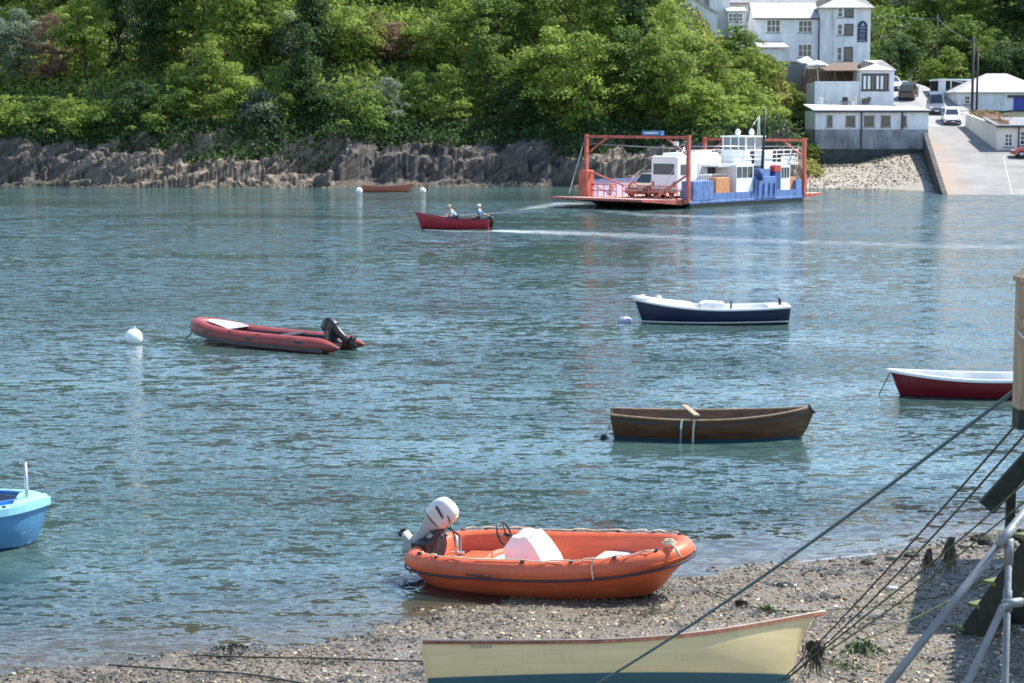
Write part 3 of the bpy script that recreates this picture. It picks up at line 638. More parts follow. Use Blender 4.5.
row([(-6, 222, 'round0', 'mid', 1.1), (34, 224, 'round2', 'copper', .8), (68, 222, 'round1', 'mid', 1.0), (110, 224, 'round0', 'dark', 1.0), (150, 222, 'round1', 'dark', 1.0), (188, 223, 'round2', 'dark', 1.0), (226, 222, 'round0', 'light', 1.0),
     (266, 224, 'round1', 'dark', 1.0), (300, 222, 'round0', 'mid', 1.0), (340, 224, 'bush1', 'scrub', 1.0), (368, 223, 'bush1', 'light', 1.0), (400, 223, 'bush1', 'light', 1.1), (432, 224, 'bush1', 'scrub', 1.1), (466, 222, 'round1', 'mid', .9), (506, 222, 'round0', 'dark', 1.1),
     (548, 221, 'tall0', 'mid', 1.1), (588, 220, 'round2', 'mid', 1.2), (622, 219, 'tall1', 'dark', 1.1), (648, 217, 'round0', 'mid', .85)],
    'in the wooded slope\'s top tier', 'trees at the top of the slope')
row([(760, 203, 'bush0', 'light', .85), (772, 200, 'scrub', 'scrub', 1.1), (784, 206, 'bush0', 'mid', .6), (792, 200, 'scrub', 'scrub', 1.2), (800, 204, 'scrub', 'scrub', 1.2), (808, 199, 'scrub', 'light', .95), (750, 197, 'scrub', 'light', 1.3), (770, 195.5, 'scrub', 'mid', 1.2), (788, 196, 'scrub', 'scrub', 1.0), (774, 211, 'scrub', 'scrub', 1.2), (790, 215, 'bush0', 'mid', .55), (803, 211, 'scrub', 'mid', 1.0), (752, 212, 'bush1', 'light', .8), (766, 215, 'bush0', 'scrub', .8), (735, 216, 'bush1', 'mid', .9)],
    'on the bank below the inn', 'bushes on the bank below the inn')
row([(868, 236, 'bush0', 'mid', .8), (882, 238, 'bush0', 'dark', .9), (898, 240, 'bush1', 'dark', .75), (914, 243, 'bush0', 'mid', .9), (930, 236, 'bush0', 'light', .75), (946, 238, 'bush0', 'light', .8), (960, 243, 'bush1', 'mid', .9), (980, 240, 'bush0', 'light', .8), (998, 237, 'bush1', 'dark', 1.0), (1022, 236, 'bush1', 'dark', 1.1)],
    'behind the roadside sheds and cars', 'bushes behind the road')
row([(905, 257, 'bush1', 'grey', .8), (926, 252, 'bush0', 'mid', 1.0), (942, 255, 'bush1', 'light', .9), (958, 250, 'round0', 'mid', .75), (976, 256, 'round1', 'mid', .7), (994, 250, 'round2', 'dark', .85), (1012, 248, 'round0', 'dark', .9), (1034, 250, 'round1', 'dark', .9), (1066, 246, 'round0', 'mid', 1.0), (1104, 244, 'round2', 'dark', 1.0), (1146, 246, 'round1', 'mid', 1.1), (1190, 244, 'round0', 'light', 1.0), (884, 260, 'bush1', 'scrub', .8), (865, 262, 'bush0', 'mid', .9)],
    'on the hill behind the road', 'trees on the hill behind the road')
row([(872, 278, 'round0', 'mid', .8), (900, 274, 'bush1', 'copper', 1.1), (922, 276, 'round1', 'grey', .8), (950, 272, 'round0', 'dark', .95), (980, 270, 'round1', 'mid', .9), (1008, 272, 'round2', 'mid', .9), (1034, 270, 'round0', 'light', .9), (842, 280, 'round1', 'mid', .7), (820, 284, 'round1', 'dark', .8)],
    'on the hilltop behind the houses', 'trees at the hilltop behind the houses')
for px, py, Y, s, mk, lb in ((746, 74, 218, .72, 'mid', 'green shrub at the left foot of the inn wall'), (764, 84, 217, .62, 'light', 'light green shrub before the dark stone retaining wall'), (790, 86, 218.5, .72, 'mid', 'rounded green shrub in front of the grey-green board fence')):
    o = plant('bush0', mk, at(px, py, Y).x, Y, s, lb, 'bushes on the bank below the inn')
# a cordyline palm, standing out of the bushes
o = thing('cordyline_palm', 'slim cabbage palm with a pale trunk and mop of narrow leaves above the bushes', 'palm', (at(376, 48, 212).x, 212, at(376, 48, 212).z))
MB().tube([(0, 0, -2), (.1, 0, 1), (0, 0, 3.4)], [.16, .13, .1], 7).build('trunk', M['pale_wood'], o, fix=False)
g = np.random.default_rng(5); V = []
for k in range(260):
    d = g.normal(size=3); d[2] = d[2] * .8 + .25; d /= np.linalg.norm(d); L = g.uniform(.9, 1.35); sd_ = np.cross(d, (0, 0, 1)); sd_ /= np.linalg.norm(sd_) + 1e-6
    p0 = np.array((0, 0, 3.3)); p1 = p0 + d * L * .6; p2 = p0 + d * L + np.array((0, 0, -.35)); w_ = .05
    V += [p0 - sd_ * w_, p0 + sd_ * w_, p1 + sd_ * w_, p1 - sd_ * w_, p1 - sd_ * w_, p1 + sd_ * w_, p2 + sd_ * .01, p2 - sd_ * .01]
V = np.array(V); np_mesh('crown', V, np.arange(len(V)).reshape(-1, 4), F_['scrub'], False, np.full((len(V), 3), .45), o)
# undergrowth: ivy, bramble and bracken over the whole slope
def carpet(name, n, seed, xr, dr, mk, size, keep=None, lift=.25):
    g = np.random.default_rng(seed); V = []; C = []
    k = 0
    while k < n:
        x = g.uniform(*xr); y = shoreF(x) + g.uniform(*dr)
        if keep and not keep(x, y): continue
        z = far_z(x, y) + lift * abs(fbm(x * .5, y * .5, 3, 3)) * 3 - .1
        t_ = .5 + .8 * noise.noise(Vector((x * .45, y * .45, 7)))
        for q in range(4):
            p = np.array((x, y, z)) + g.normal(size=3) * .3
            a = g.normal(size=3); a /= np.linalg.norm(a); b_ = np.cross(a, g.normal(size=3)); b_ /= np.linalg.norm(b_); s = size * g.uniform(.5, 1.1)
            V += [p - a * s * .5, p + b_ * s * .42, p + a * s * .5, p - b_ * s * .42]; C += [np.clip(t_ + g.normal() * .15, 0, 1)] * 4
        k += 1
    V = np.array(V); tag(np_mesh(name, V, np.arange(len(V)).reshape(-1, 4), F_[mk], False, np.repeat(np.array(C)[:, None], 3, 1)), kind='stuff')
carpet('undergrowth', 22000, 21, (-60, 27), (7.5, 46), 'light', .45)
carpet('bank_scrub', 5500, 22, (20, 31.5), (8, 44), 'scrub', .4, lambda x, y: x < 29.5 or y > 214)
carpet('hill_scrub', 16000, 23, (28, 98), (54, 110), 'mid', .5, lambda x, y: y > 236)
g0 = random.Random(4)
def cliff_ivy():
    g = np.random.default_rng(31); V = []; C = []
    for k in range(5200):
        x = g.uniform(-58, 27); n_ = noise.noise(Vector((x * .25, 2.2, 0)))
        d = 6.4 + g.uniform(-.9, 3.2); y = shoreF(x) + d - 1.9 * fbm(x * .06, 1.7, 0, 3)
        z = rock_z(x, y) + .2
        if n_ < g.uniform(-.9, .15) - (.5 if d > 7 else 0): continue
        for q in range(7):
            p = np.array((x, y - .2, z)) + g.normal(size=3) * (.4, .35, .35); a = g.normal(size=3); a /= np.linalg.norm(a); b_ = np.cross(a, g.normal(size=3)); b_ /= np.linalg.norm(b_); s = .4 * g.uniform(.5, 1.1)
            V += [p - a * s * .5, p + b_ * s * .42, p + a * s * .5, p - b_ * s * .42]; C += [np.clip(.4 + .5 * n_ + g.normal() * .15, 0, 1)] * 4
    V = np.array(V); tag(np_mesh('cliff_ivy', V, np.arange(len(V)).reshape(-1, 4), F_['dark'], False, np.repeat(np.array(C)[:, None], 3, 1)), kind='stuff')
cliff_ivy()
# ------------------------------------------------------------------ buildings
def window(root, x, y, z, w, h, panes=(2, 2), fr='white', dpt=.05):
    """window on a wall that faces -Y; x,z centre, y wall plane (local)"""
    b = MB(); t_ = .09; yy = y - dpt
    b.b2(x - w / 2 - t_, x - w / 2, yy, y + .02, z - h / 2 - t_, z + h / 2 + t_); b.b2(x + w / 2, x + w / 2 + t_, yy, y + .02, z - h / 2 - t_, z + h / 2 + t_)
    b.b2(x - w / 2, x + w / 2, yy, y + .02, z + h / 2, z + h / 2 + t_); b.b2(x - w / 2, x + w / 2, yy, y + .02, z - h / 2 - t_, z - h / 2)
    for i in range(1, panes[0]): xx = x - w / 2 + w * i / panes[0]; b.b2(xx - .035, xx + .035, yy + .01, y + .01, z - h / 2, z + h / 2)
    for i in range(1, panes[1]): zz = z - h / 2 + h * i / panes[1]; b.b2(x - w / 2, x + w / 2, yy + .013, y + .008, zz - .03, zz + .03)
    f = b.build('window', M[fr], root)
    MB().b2(x - w / 2, x + w / 2, y - .018, y + .03, z - h / 2, z + h / 2).build('pane', M['glass'], f)
    MB().b2(x - w / 2 - .15, x + w / 2 + .15, y - .14, y - .002, z - h / 2 - t_ - .09, z - h / 2 - t_ - .002).build('sill', M['slate_dark'], f)
    return f
def gable(root, x0, x1, y0, y1, ze, zr, m, over=.25, name='roof', thick=.12):   # ridge along x
    b = MB(); ym = (y0 + y1) / 2; k = (zr - ze) / (ym - y0); o = over
    for s, (ya, yb) in ((1, (y0 - o, ym)), (-1, (y1 + o, ym))):
        za = ze - k * o
        b.add([(x0 - o, ya, za), (x1 + o, ya, za), (x1 + o, yb, zr), (x0 - o, yb, zr), (x0 - o, ya, za + thick), (x1 + o, ya, za + thick), (x1 + o, yb, zr + thick), (x0 - o, yb, zr + thick)],
              [(0, 1, 2, 3), (7, 6, 5, 4), (0, 4, 5, 1), (1, 5, 6, 2), (3, 7, 4, 0)])
    return b.build(name, M[m], root)
def hip(root, x0, x1, y0, y1, ze, zr, m, over=.3, frac=None, name='roof'):
    b = MB(); o = over; x0 -= o; x1 += o; y0 -= o; y1 += o; ym = (y0 + y1) / 2; h = frac if frac is not None else (y1 - y0) / 2
    ra, rb = (x0 + h, ym, zr), (x1 - h - .01, ym, zr)
    v = [(x0, y0, ze), (x1, y0, ze), (x1, y1, ze), (x0, y1, ze), (x0, y0, ze + .1), (x1, y0, ze + .1), (x1, y1, ze + .1), (x0, y1, ze + .1), ra, rb]
    b.add(v, [(3, 2, 1, 0), (0, 1, 5, 4), (1, 2, 6, 5), (2, 3, 7, 6), (3, 0, 4, 7), (4, 5, 9, 8), (6, 7, 8, 9), (7, 4, 8), (5, 6, 9)])
    return b.build(name, M[m], root)
def X(px, Y): return (px - 512) / F * Y
def Z(py, Y): return at(512, py, Y).z
# the white inn
Y = 232.0
pub = thing('inn', 'tall white inn with slate roofs, three-storey end tower and dark arched sign board', 'building', (X(752, Y), Y, 0))
ox = X(752, Y); x1 = X(816, Y) - ox; tx1 = X(866.5, Y - 1) - ox
zb, ze, zr = Z(80, Y), Z(18, Y), Z(4, Y) + .2
b = MB(); b.b2(0, x1, 0, 6.5, zb - 3, ze)
b.prism([(0, 0)], 0, 0) if False else None
b.add([(0, 0, ze), (0, 6.5, ze), (0, 3.25, zr)], [(0, 1, 2)])
b.build('wall', M['whitewash'], pub)
gable(pub, 0, x1 - .28, 0, 6.5, ze, zr, 'slate')
b = MB(); ty = -1.0; b.b2(x1, tx1, ty, 7.5, zb - 3, Z(8.5, Y - 1)); 
b.build('tower', M['whitewash'], pub)
MB().b2(x1 + 1.45, x1 + 4.0, ty - .32, ty - .002, zb - 2, Z(8.5, Y - 1) - .06).build('bay', M['whitewash'], pub)
hip(pub, x1, tx1, ty - .3, 7.5, Z(8.5, Y - 1), Z(-12, Y), 'slate', .35)
MB().b2(-.2, x1 - .05, -.42, -.27, ze - .17, ze - .03).build('gutter', M['trim_dark'], pub)
MB().b2(x1 - .12, x1 - .01, -.14, -.03, zb, ze).build('downpipe', M['trim_dark'], pub)
for px, w_, py, hh in ((770.5, 1.45, 26, 1.3), (802, 1.45, 26.5, 1.2), (802, 1.45, 50.5, 1.3)):
    window(pub, X(px, Y) - ox, 0, Z(py, Y), w_, hh, (3, 2))
for py, hh in ((12, 1.0), (29.5, 1.1), (54, 1.45)):
    window(pub, X(836.2, Y - 1.3) - ox, ty - .32, Z(py, Y - 1.3), .42, hh, (1, 2)); window(pub, X(845, Y - 1.3) - ox, ty - .32, Z(py, Y - 1.3), .85, hh, (1, 1), 'trim_dark')
sx, sz = X(858.5, Y - 1) - ox, Z(42, Y - 1)
b = MB(); n = 12; w_ = .56; hh = 1.75
b.prism([(sx - w_, sz), (sx + w_, sz), (sx + w_, sz + hh)] + [(sx + w_ * math.cos(math.pi * k / n), sz + hh + w_ * 1.15 * math.sin(math.pi * k / n)) for k in range(1, n)] + [(sx - w_, sz + hh)], ty - .09, ty - .003)
sg = b.build('sign_board', mat('sign_navy', (.02, .03, .07), .5), pub)
b = MB(); b.lathe([(.001, -.01), (.19, -.01), (.19, .01), (.001, .01)], 14, Matrix.Translation((sx, ty - .102, sz + hh + .2)) @ Matrix.Rotation(R(90), 4, 'X'))
gl = random.Random(3)
for k, (wd, hh_) in enumerate(((.85, .14), (.35, .07), (.62, .14), (.7, .07), (.66, .11), (.62, .07), (.35, .1), (.8, .14))):      # lines of small pale lettering
    zz = sz + 1.62 - k * .205; x_ = sx - wd / 2
    while x_ < sx + wd / 2 - .05:
        l_ = gl.uniform(.04, .08); b.b2(x_, x_ + l_, ty - .106, ty - .092, zz - hh_ / 2, zz + hh_ / 2 - gl.choice((0, 0, .03))); x_ += l_ + gl.uniform(.02, .045)
b.build('lettering', mat('sign_lettering', (.35, .38, .46), .6), sg)
# low white lean-to in front of the inn
Y2 = 227.5
o = thing('lean_to', 'low white flat-roofed extension in front of the inn wall, left of its lower window', 'building', (X(757, Y2), Y2, 0)); ox = X(757, Y2)
w_ = X(783, Y2) - ox; MB().b2(0, w_, 0, 3.6, Z(66, Y2) - 2, Z(48.5, Y2)).build('wall', M['whitewash'], o)
b = MB(); b.add([(-.2, -.3, Z(48.3, Y2)), (w_ + .4, -.3, Z(48.3, Y2)), (w_ + .2, 4.2, Z(48, Y2) + .75), (-.2, 4.2, Z(48, Y2) + .75), (-.2, -.3, Z(48.3, Y2) + .13), (w_ + .4, -.3, Z(48.3, Y2) + .13), (w_ + .2, 4.2, Z(48, Y2) + .88), (-.2, 4.2, Z(48, Y2) + .88)],
               [(3, 2, 1, 0), (4, 5, 6, 7), (0, 1, 5, 4), (1, 2, 6, 5), (2, 3, 7, 6), (3, 0, 4, 7)]); b.build('roof', M['slate'], o)
# retaining walls below the inn
o = MB(); o.b2(X(759, 223), X(812, 223), 223, 224.5, Z(90, 223) - 4, Z(61.5, 223))
tag(o.build('retaining_wall', M['stone']), 'dark stone retaining wall under the inn, behind the shrubs', 'wall')
o = MB(); o.b2(X(778, 221), X(801, 221), 221, 221.35, Z(80, 221) - 3, Z(64, 221))
tag(o.build('garden_fence', mat('grey_green_board', (.16, .19, .18), .8)), 'grey-green board fence standing before the dark stone retaining wall', 'fence')
o = MB(); o.b2(X(800, 219), X(858, 219), 219, 219.5, Z(90, 219) - 2, Z(70, 219))
tag(o.build('terrace_back_wall', M['brown_roof']), 'brown wall behind the terrace parasols', 'wall')
# bay window house with the terrace
Y = 210.0; ox = X(858, Y)
o = thing('bay_window_house', 'small white house with a wide dark-framed window and pale hipped roof above the road', 'building', (ox, Y, 0))
w_ = X(891, Y) - ox; ze = Z(71, Y)
MB().b2(0, w_, 0, 5.5, 4, ze).build('wall', M['whitewash'], o)
hip(o, 0, w_, 0, 5.5, ze, Z(60, Y) + .05, 'slate', .18)
b = MB(); wx0, wx1, wz0, wz1 = X(859.5, Y) - ox, X(885, Y) - ox, Z(90, Y), Z(74.5, Y)
b.b2(wx0 - .1, wx1 + .1, -.1, -.002, wz0 - .13, wz0); b.b2(wx0 - .1, wx1 + .1, -.1, -.002, wz1, wz1 + .1)
for k in range(7): xx = wx0 + (wx1 - wx0) * k / 6; b.b2(xx - .06, xx + .06, -.095, -.003, wz0, wz1)
f = b.build('window', M['trim_dark'], o); MB().b2(wx0, wx1, -.03, .05, wz0, wz1).build('pane', M['glass'], f)
b = MB()
for k in (0, 1, 3, 4): xx = wx0 + (wx1 - wx0) * (k + .25) / 6; b.b2(xx, xx + .28, -.05, -.033, wz0 + .1, wz1 - .15)
b.build('curtain', M['white'], f)
window(o, X(862, Y) - ox + .1, 0, Z(101, Y), .6, .32, (2, 1), 'trim_dark')
Y = 210.3
o = thing('terrace_wing', 'long low white terrace wing left of the small house, behind the shed roof', 'building', (X(812.5, Y), Y, 0)); w_ = X(857.7, Y) - X(812.5, Y); zt = Z(82.5, Y)
MB().b2(0, w_, 0, 6, 4, zt).build('wall', M['whitewash'], o)
MB().b2(-.05, w_, -.05, .25, zt + .003, zt + .12).build('coping', M['white'], o)
r = MB(); r.add([(w_ - 5.0, 1.4, Z(70, Y)), (w_ + .5, 1.4, Z(70, Y)), (w_ + .5, 5.5, Z(61, Y)), (w_ - 1.8, 5.5, Z(61, Y))], [(0, 1, 2, 3)])
r.build('roof', M['brown_roof'], o, solid=.1)
for k in (w_ - 4.7, w_ - 2.5): MB().b2(k, k + .12, 1.5, 1.62, zt, Z(70, Y)).build('post', M['trim_dark'], o)
b = MB(); b.b2(w_ - 4.9, w_ + .2, 4.8, 5.2, zt, Z(69, Y)).build('back_wall', M['brown_roof'], o)
# parasols on the terrace
def parasol(px, py, Y, r, label, h=2.3, tilt=0):
    p = at(px, py, Y); o = thing('parasol', label, 'parasol', (p.x, Y, p.z), rot=(tilt, tilt * .6, 0), group='parasols on the terrace')
    MB().tube([(0, 0, 0), (0, 0, h)], .03, 6).build('pole', M['white'], o)
    b = MB(); n = 8; rows = [[(rr * r * math.cos(2 * math.pi * k / n), rr * r * math.sin(2 * math.pi * k / n), h + .1 - rr ** 1.3 * .55) for k in range(n)] for rr in (.02, .5, 1)]
    rows.append([(r * math.cos(2 * math.pi * k / n), r * math.sin(2 * math.pi * k / n), h - .6) for k in range(n)])
    b.grid(rows, True); b.build('canopy', M['white'], o, solid=.015, fix=False)
parasol(818.5, 83, 211.5, 1.15, 'white parasol open over the terrace, nearer the small house', 2.3, R(-8))
parasol(804, 76, 216, 1.0, 'white parasol beside the brown wall, left one of the two', 2.0, R(10))
# waterside shed with the grey stained base
Y = 200.0; ox = X(813.5, Y); w_ = X(926, Y) - ox
o = thing('waterside_shed', 'long flat-roofed white shed on a grey stained wall beside the slipway', 'building', (ox, Y, 0)); z1_, zm, z0_ = Z(111, Y), Z(129.5, Y), Z(149, Y)
MB().b2(0, w_, 0, 7, zm, z1_).build('upper_wall', M['whitewash'], o)
b = MB(); b.b2(0, w_ - .02, -.08, 7, z0_, zm - .003); 
for px in (853, 874, 887, 899, 911, 920): b.box((X(px, Y) - ox, -.13, Z(142, Y)), (.28, .12, 1.0))
b.build('lower_wall', M['grey_render'], o)
MB().b2(-.05, w_ + .05, -.2, 7, z0_ - 3.5, z0_ - .003).build('weedy_footing', M['dark_render'], o)
b = MB(); b.add([(-.2, -.25, z1_), (w_ + .2, -.25, z1_ ), (w_ + .2, 7.2, z1_ + .35), (-.2, 7.2, z1_ + .6), (-.2, -.25, z1_ + .1), (w_ + .2, -.25, z1_ + .1), (w_ + .2, 7.2, z1_ + .45), (-.2, 7.2, z1_ + .7)],
    [(3, 2, 1, 0), (4, 5, 6, 7), (0, 1, 5, 4), (1, 2, 6, 5), (2, 3, 7, 6), (3, 0, 4, 7)]); b.build('roof', mat('pale_felt_roof', (.52, .51, .5), .85, var=.2, scale=1), o)
MB().b2(-.22, w_ + .22, -.34, -.255, z1_ - .14, z1_ + .02).build('fascia', M['trim_dark'], o)
for px, ww, hh in ((827.8, .36, .95), (848.5, .78, .9), (867, .85, .9), (883.5, .78, .92), (901.5, .34, .9)): window(o, X(px, Y) - ox, 0, Z(121, Y), ww, hh, (1, 2), 'slate_dark')
for px in (859, 899.5): MB().b2(X(px, Y) - ox - .07, X(px, Y) - ox + .07, -.27, -.137, z0_ if px < 870 else zm, z1_ - .1).build('drainpipe', M['trim_dark'], o)
b = MB(); gq = random.Random(8)
for k in range(9):
    pass
for i, px in enumerate((820, 829, 843, 847, 853, 868)):       # clutter on the shed roof
    p = at(px, 105, 205.5); q = thing('chair', ['white', 'grey', 'dark', 'brown', 'pale', 'green'][i] + ' garden chair standing on the flat shed roof, ' + ORD[i] + ' from the left', 'chair', (p.x, 205.5, z1_ + .57 + .0 * i), gq.uniform(-1, 1), 'garden chairs on the shed roof')
    mm = M[['white', 'steel', 'trim_dark', 'brown_roof', 'cream', 'stone'][i]]
    MB().b2(-.24, .24, -.24, .24, .40, .44).build('seat', mm, q); MB().b2(-.24, .24, .21, .25, .45, .85).build('backrest', mm, q)
    for sx_ in (-.2, .2):
        for sy in (-.2, .2): MB().b2(sx_ - .025, sx_ + .025, sy - .025, sy + .025, 0, .4).build('leg', mm, q)
# cottage and flower bank right of the slipway
Y = 191.0; ox = X(994.5, Y); w_ = 7.0; zb = road_z(Y) - .4; ze = Z(126.5, Y)
o = thing('cottage', 'low cream cottage with grey slate roof and white windows beside the red car', 'building', (ox, Y, 0))
MB().b2(0, w_, 0, 5.6, zb, ze).build('wall', M['cream'], o)
b = MB(); b.add([(-.15, -.3, ze), (w_, -.3, ze), (w_, 5.8, ze + .75), (-.15, 5.8, ze + .75), (-.15, -.3, ze + .12), (w_, -.3, ze + .12), (w_, 5.8, ze + .87), (-.15, 5.8, ze + .87)], [(3, 2, 1, 0), (4, 5, 6, 7), (0, 1, 5, 4), (1, 2, 6, 5), (2, 3, 7, 6), (3, 0, 4, 7)]); b.build('roof', M['slate_dark'], o)
MB().b2(-.17, w_, -.4, -.302, ze - .1, ze + .05).build('gutter', M['trim_dark'], o)
window(o, X(1006, Y) - ox, 0, Z(140, Y), .62, 1.05, (2, 3)); window(o, X(1022, Y) - ox, 0, Z(138, Y), .75, 1.15, (2, 3), 'white')
MB().b2(X(1016, Y) - ox - .05, X(1016, Y) - ox + .05, -.12, -.02, zb, ze - .1).build('drainpipe', M['trim_dark'], o)
a, c = Vector((X(994.3, 191), 191.2, 0)), Vector((X(962.5, 204.5), 204.5, 0))
b = MB(); n = Vector((c.y - a.y, -(c.x - a.x), 0)).normalized() * .4
v = []
for p, zz0, zz1 in ((a, zb - .5, Z(126, 191)), (c, road_z(204) - .6, Z(113.5, 204.5))):
    for q, zz in ((p, zz0), (p + n, zz0), (p + n, zz1), (p, zz1)): v.append((q.x, q.y, zz))
b.add(v, [(3, 2, 1, 0), (4, 5, 6, 7), (0, 1, 5, 4), (1, 2, 6, 5), (2, 3, 7, 6), (3, 0, 4, 7)])
tag(b.build('garden_wall', M['cream']), 'white garden wall topped with pink flowers, running up the road from the cottage', 'wall')
b = MB(); q0 = a + n; q1 = c + n                        # the earth bank the flowers grow in
b.add([(q0.x, q0.y + 5.8, Z(126, 191) - .25), (q0.x + 7, q0.y + 5.8, Z(126, 191)), (q1.x + 9, q1.y + 3, Z(113, 204)), (q1.x, q1.y, Z(113.5, 204.5) - .2), (q0.x, q0.y + .0, Z(126, 191) - .3)], [(0, 1, 2, 3), (0, 3, 4)])
tag(b.build('garden_bank', M['earth']), kind='structure')
g = np.random.default_rng(77); V = []; C = []
for k in range(1500):
    q = g.uniform(0, 1); e = g.uniform(-.2, 2.2) * (1 if q > .3 else .4); p = q0.lerp(q1, q); z = Z(126, 191) + (Z(113.5, 204.5) - Z(126, 191)) * q + g.uniform(-.15, .5) * (.5 + .9 * abs(noise.noise(Vector((q * 9, e, 0))) + .3))
    tn = g.uniform(.55, 1) if noise.noise(Vector((q * 5, 3, 1))) > -.15 and g.random() < .6 else g.uniform(0, .35)
    P_ = np.array((p.x + e, p.y, z)); a_ = g.normal(size=3); a_ /= np.linalg.norm(a_); b_ = np.cross(a_, g.normal(size=3)); b_ /= np.linalg.norm(b_); s = g.uniform(.14, .3)
    V += [P_ - a_ * s * .5, P_ + b_ * s * .42, P_ + a_ * s * .5, P_ - b_ * s * .42]; C += [tn] * 4
V = np.array(V); tag(np_mesh('flower_bank', V, np.arange(len(V)).reshape(-1, 4), F_['pink'], False, np.repeat(np.array(C)[:, None], 3, 1)), kind='stuff')
# hipped white building
Y = 218.0; ox = X(955, Y); w_ = X(1046, Y) - ox; ze = Z(93, Y)
o = thing('hipped_building', 'single-storey white building with a big pale hipped roof and blue garage door', 'building', (ox, Y, 0))
MB().b2(0, w_, 0, 7.5, 4.5, ze).build('wall', M['whitewash'], o); hip(o, 0, w_, 0, 7.5, ze, Z(73.5, Y + 3.7), 'slate', .35, 4.2)
window(o, X(964, Y) - ox, 0, Z(100, Y), .5, .75, (1, 2))
MB().b2(X(1010, Y) - ox, X(1027, Y) - ox, -.07, .02, 5, Z(97.5, Y)).build('garage_door', mat('royal_blue_door', (.03, .05, .3), .5), o)
MB().b2(X(1004, Y) - ox, X(1028, Y) - ox, -.16, -.075, Z(97.5, Y) + .003, Z(97.5, Y) + .25).build('lintel', M['trim_dark'], o)
# carport
Y = 224.0; ox = X(935, Y); w_ = X(970, Y) - ox; zr = Z(79.5, Y); zb = 8.2
o = thing('carport', 'open white carport with thin flat roof behind the silver van', 'carport', (ox, Y, 0))
MB().b2(-.1, w_, -.3, 4.5, zr - .12, zr + .06).build('roof', M['white'], o)
MB().b2(0, .8, -.05, .1, zb, zr - .123).build('side_panel', M['whitewash'], o)
for k in (.36, .66, .97): MB().b2(w_ * k - .06, w_ * k + .06, 0, .12, zb, zr - .123).build('post', M['white'], o)
MB().b2(0, w_, 4.2, 4.4, zb, zr - .123).build('back_wall', M['trim_dark'], o)
MB().add([(w_ * .45, -.3, zr - .2), (w_ * 1.1, -.9, zr - .75), (w_ * 1.1, .9, zr - .75), (w_ * .45, 1.5, zr - .2)], [(0, 1, 2, 3)]).build('awning', M['white'], o, solid=.06)
# houses higher up, partly hidden
def house(px0, px1, pyb, pye, pyr, Y, d, wm, rm, label, wins=(), ridge_x=True):
    ox = X(px0, Y); w_ = X(px1, Y) - ox; ze, zr = Z(pye, Y), Z(pyr, Y)
    o = thing('house', label, 'building', (ox, Y, 0), group=None)
    b = MB(); b.b2(0, w_, 0, d, Z(pyb, Y) - 4, ze); b.add([(0, 0, ze), (0, d, ze), (0, d / 2, zr)], [(0, 1, 2)]); b.add([(w_, 0, ze), (w_, d, ze), (w_, d / 2, zr)], [(0, 1, 2)])
    b.build('wall', M[wm], o); gable(o, 0, w_, 0, d, ze, zr, rm)
    for px, py, ww, hh in wins: window(o, X(px, Y) - ox, 0, Z(py, Y), ww, hh, (2, 2))
    return o
ox = X(676, 222)
o = thing('house', 'white house with a curved pale gable roof peeping over the trees left of the inn', 'building', (ox, 222, 0)); zc = Z(14, 222)
b = MB(); pts = [(-1, zc + 3.4)] + [(k * .5, zc + 2.6 - .02 * k ** 2 * 1.6 + .25 * math.sin(k)) for k in range(11)]
w0 = X(716, 222) - ox
prof = [(0, zc + 2.2), (1.0, zc + 2.1), (2.2, zc + 1.35), (3.3, zc + .55), (4.3, zc + .05)]
b.prism([(0, zc - 6)] + prof[0:1] + prof[1:] + [(4.3, zc - 6)], 0, 6); b.build('wall', M['whitewash'], o)
b = MB(); b.prism([(x, z + .003) for x, z in prof] + [(4.5, zc + .12), (3.4, zc + .75), (2.3, zc + 1.6), (1.0, zc + 2.4), (0, zc + 2.5)], -.25, 6.2); b.build('roof', M['slate'], o)
house(707, 727, 26, -14, -24, 232, 7, 'whitewash', 'slate_dark', 'tall plain white house behind the curved roofed house, its right wall by the window cottage')
house(726, 742, 24, 11.5, 7, 230, 5, 'whitewash', 'slate', 'small white cottage with two windows squeezed between the tall house and the inn', ((730, 17.5, .8, .8), (736.5, 17.5, .6, .8)))
house(724, 838, 8, 3, -14, 243, 9, 'cream', 'slate_dark', 'long house with grey slate roof rising behind the inn')
house(868, 908, 45, 28.5, 21, 256, 7, 'cream', 'brown_roof', 'brown-roofed house among bushes right of the inn, three pale windows', ((874, 36, .7, 1.1), (893, 35, .7, 1.1), (899, 35, .6, 1.1)))
house(862, 892, 18, -6, -18, 272, 8, 'grey_render', 'slate_dark', 'tall grey house high behind the brown-roofed house')
house(118, 134, 46, 38, 31, 214, 5, 'whitewash', 'slate_dark', 'grey-roofed white cottage mostly hidden by the dark trees on the left slope')
house(200, 219, 58, 48, 43, 214, 5, 'whitewash', 'slate', 'small white cottage glimpsed between the tall trees on the left slope')
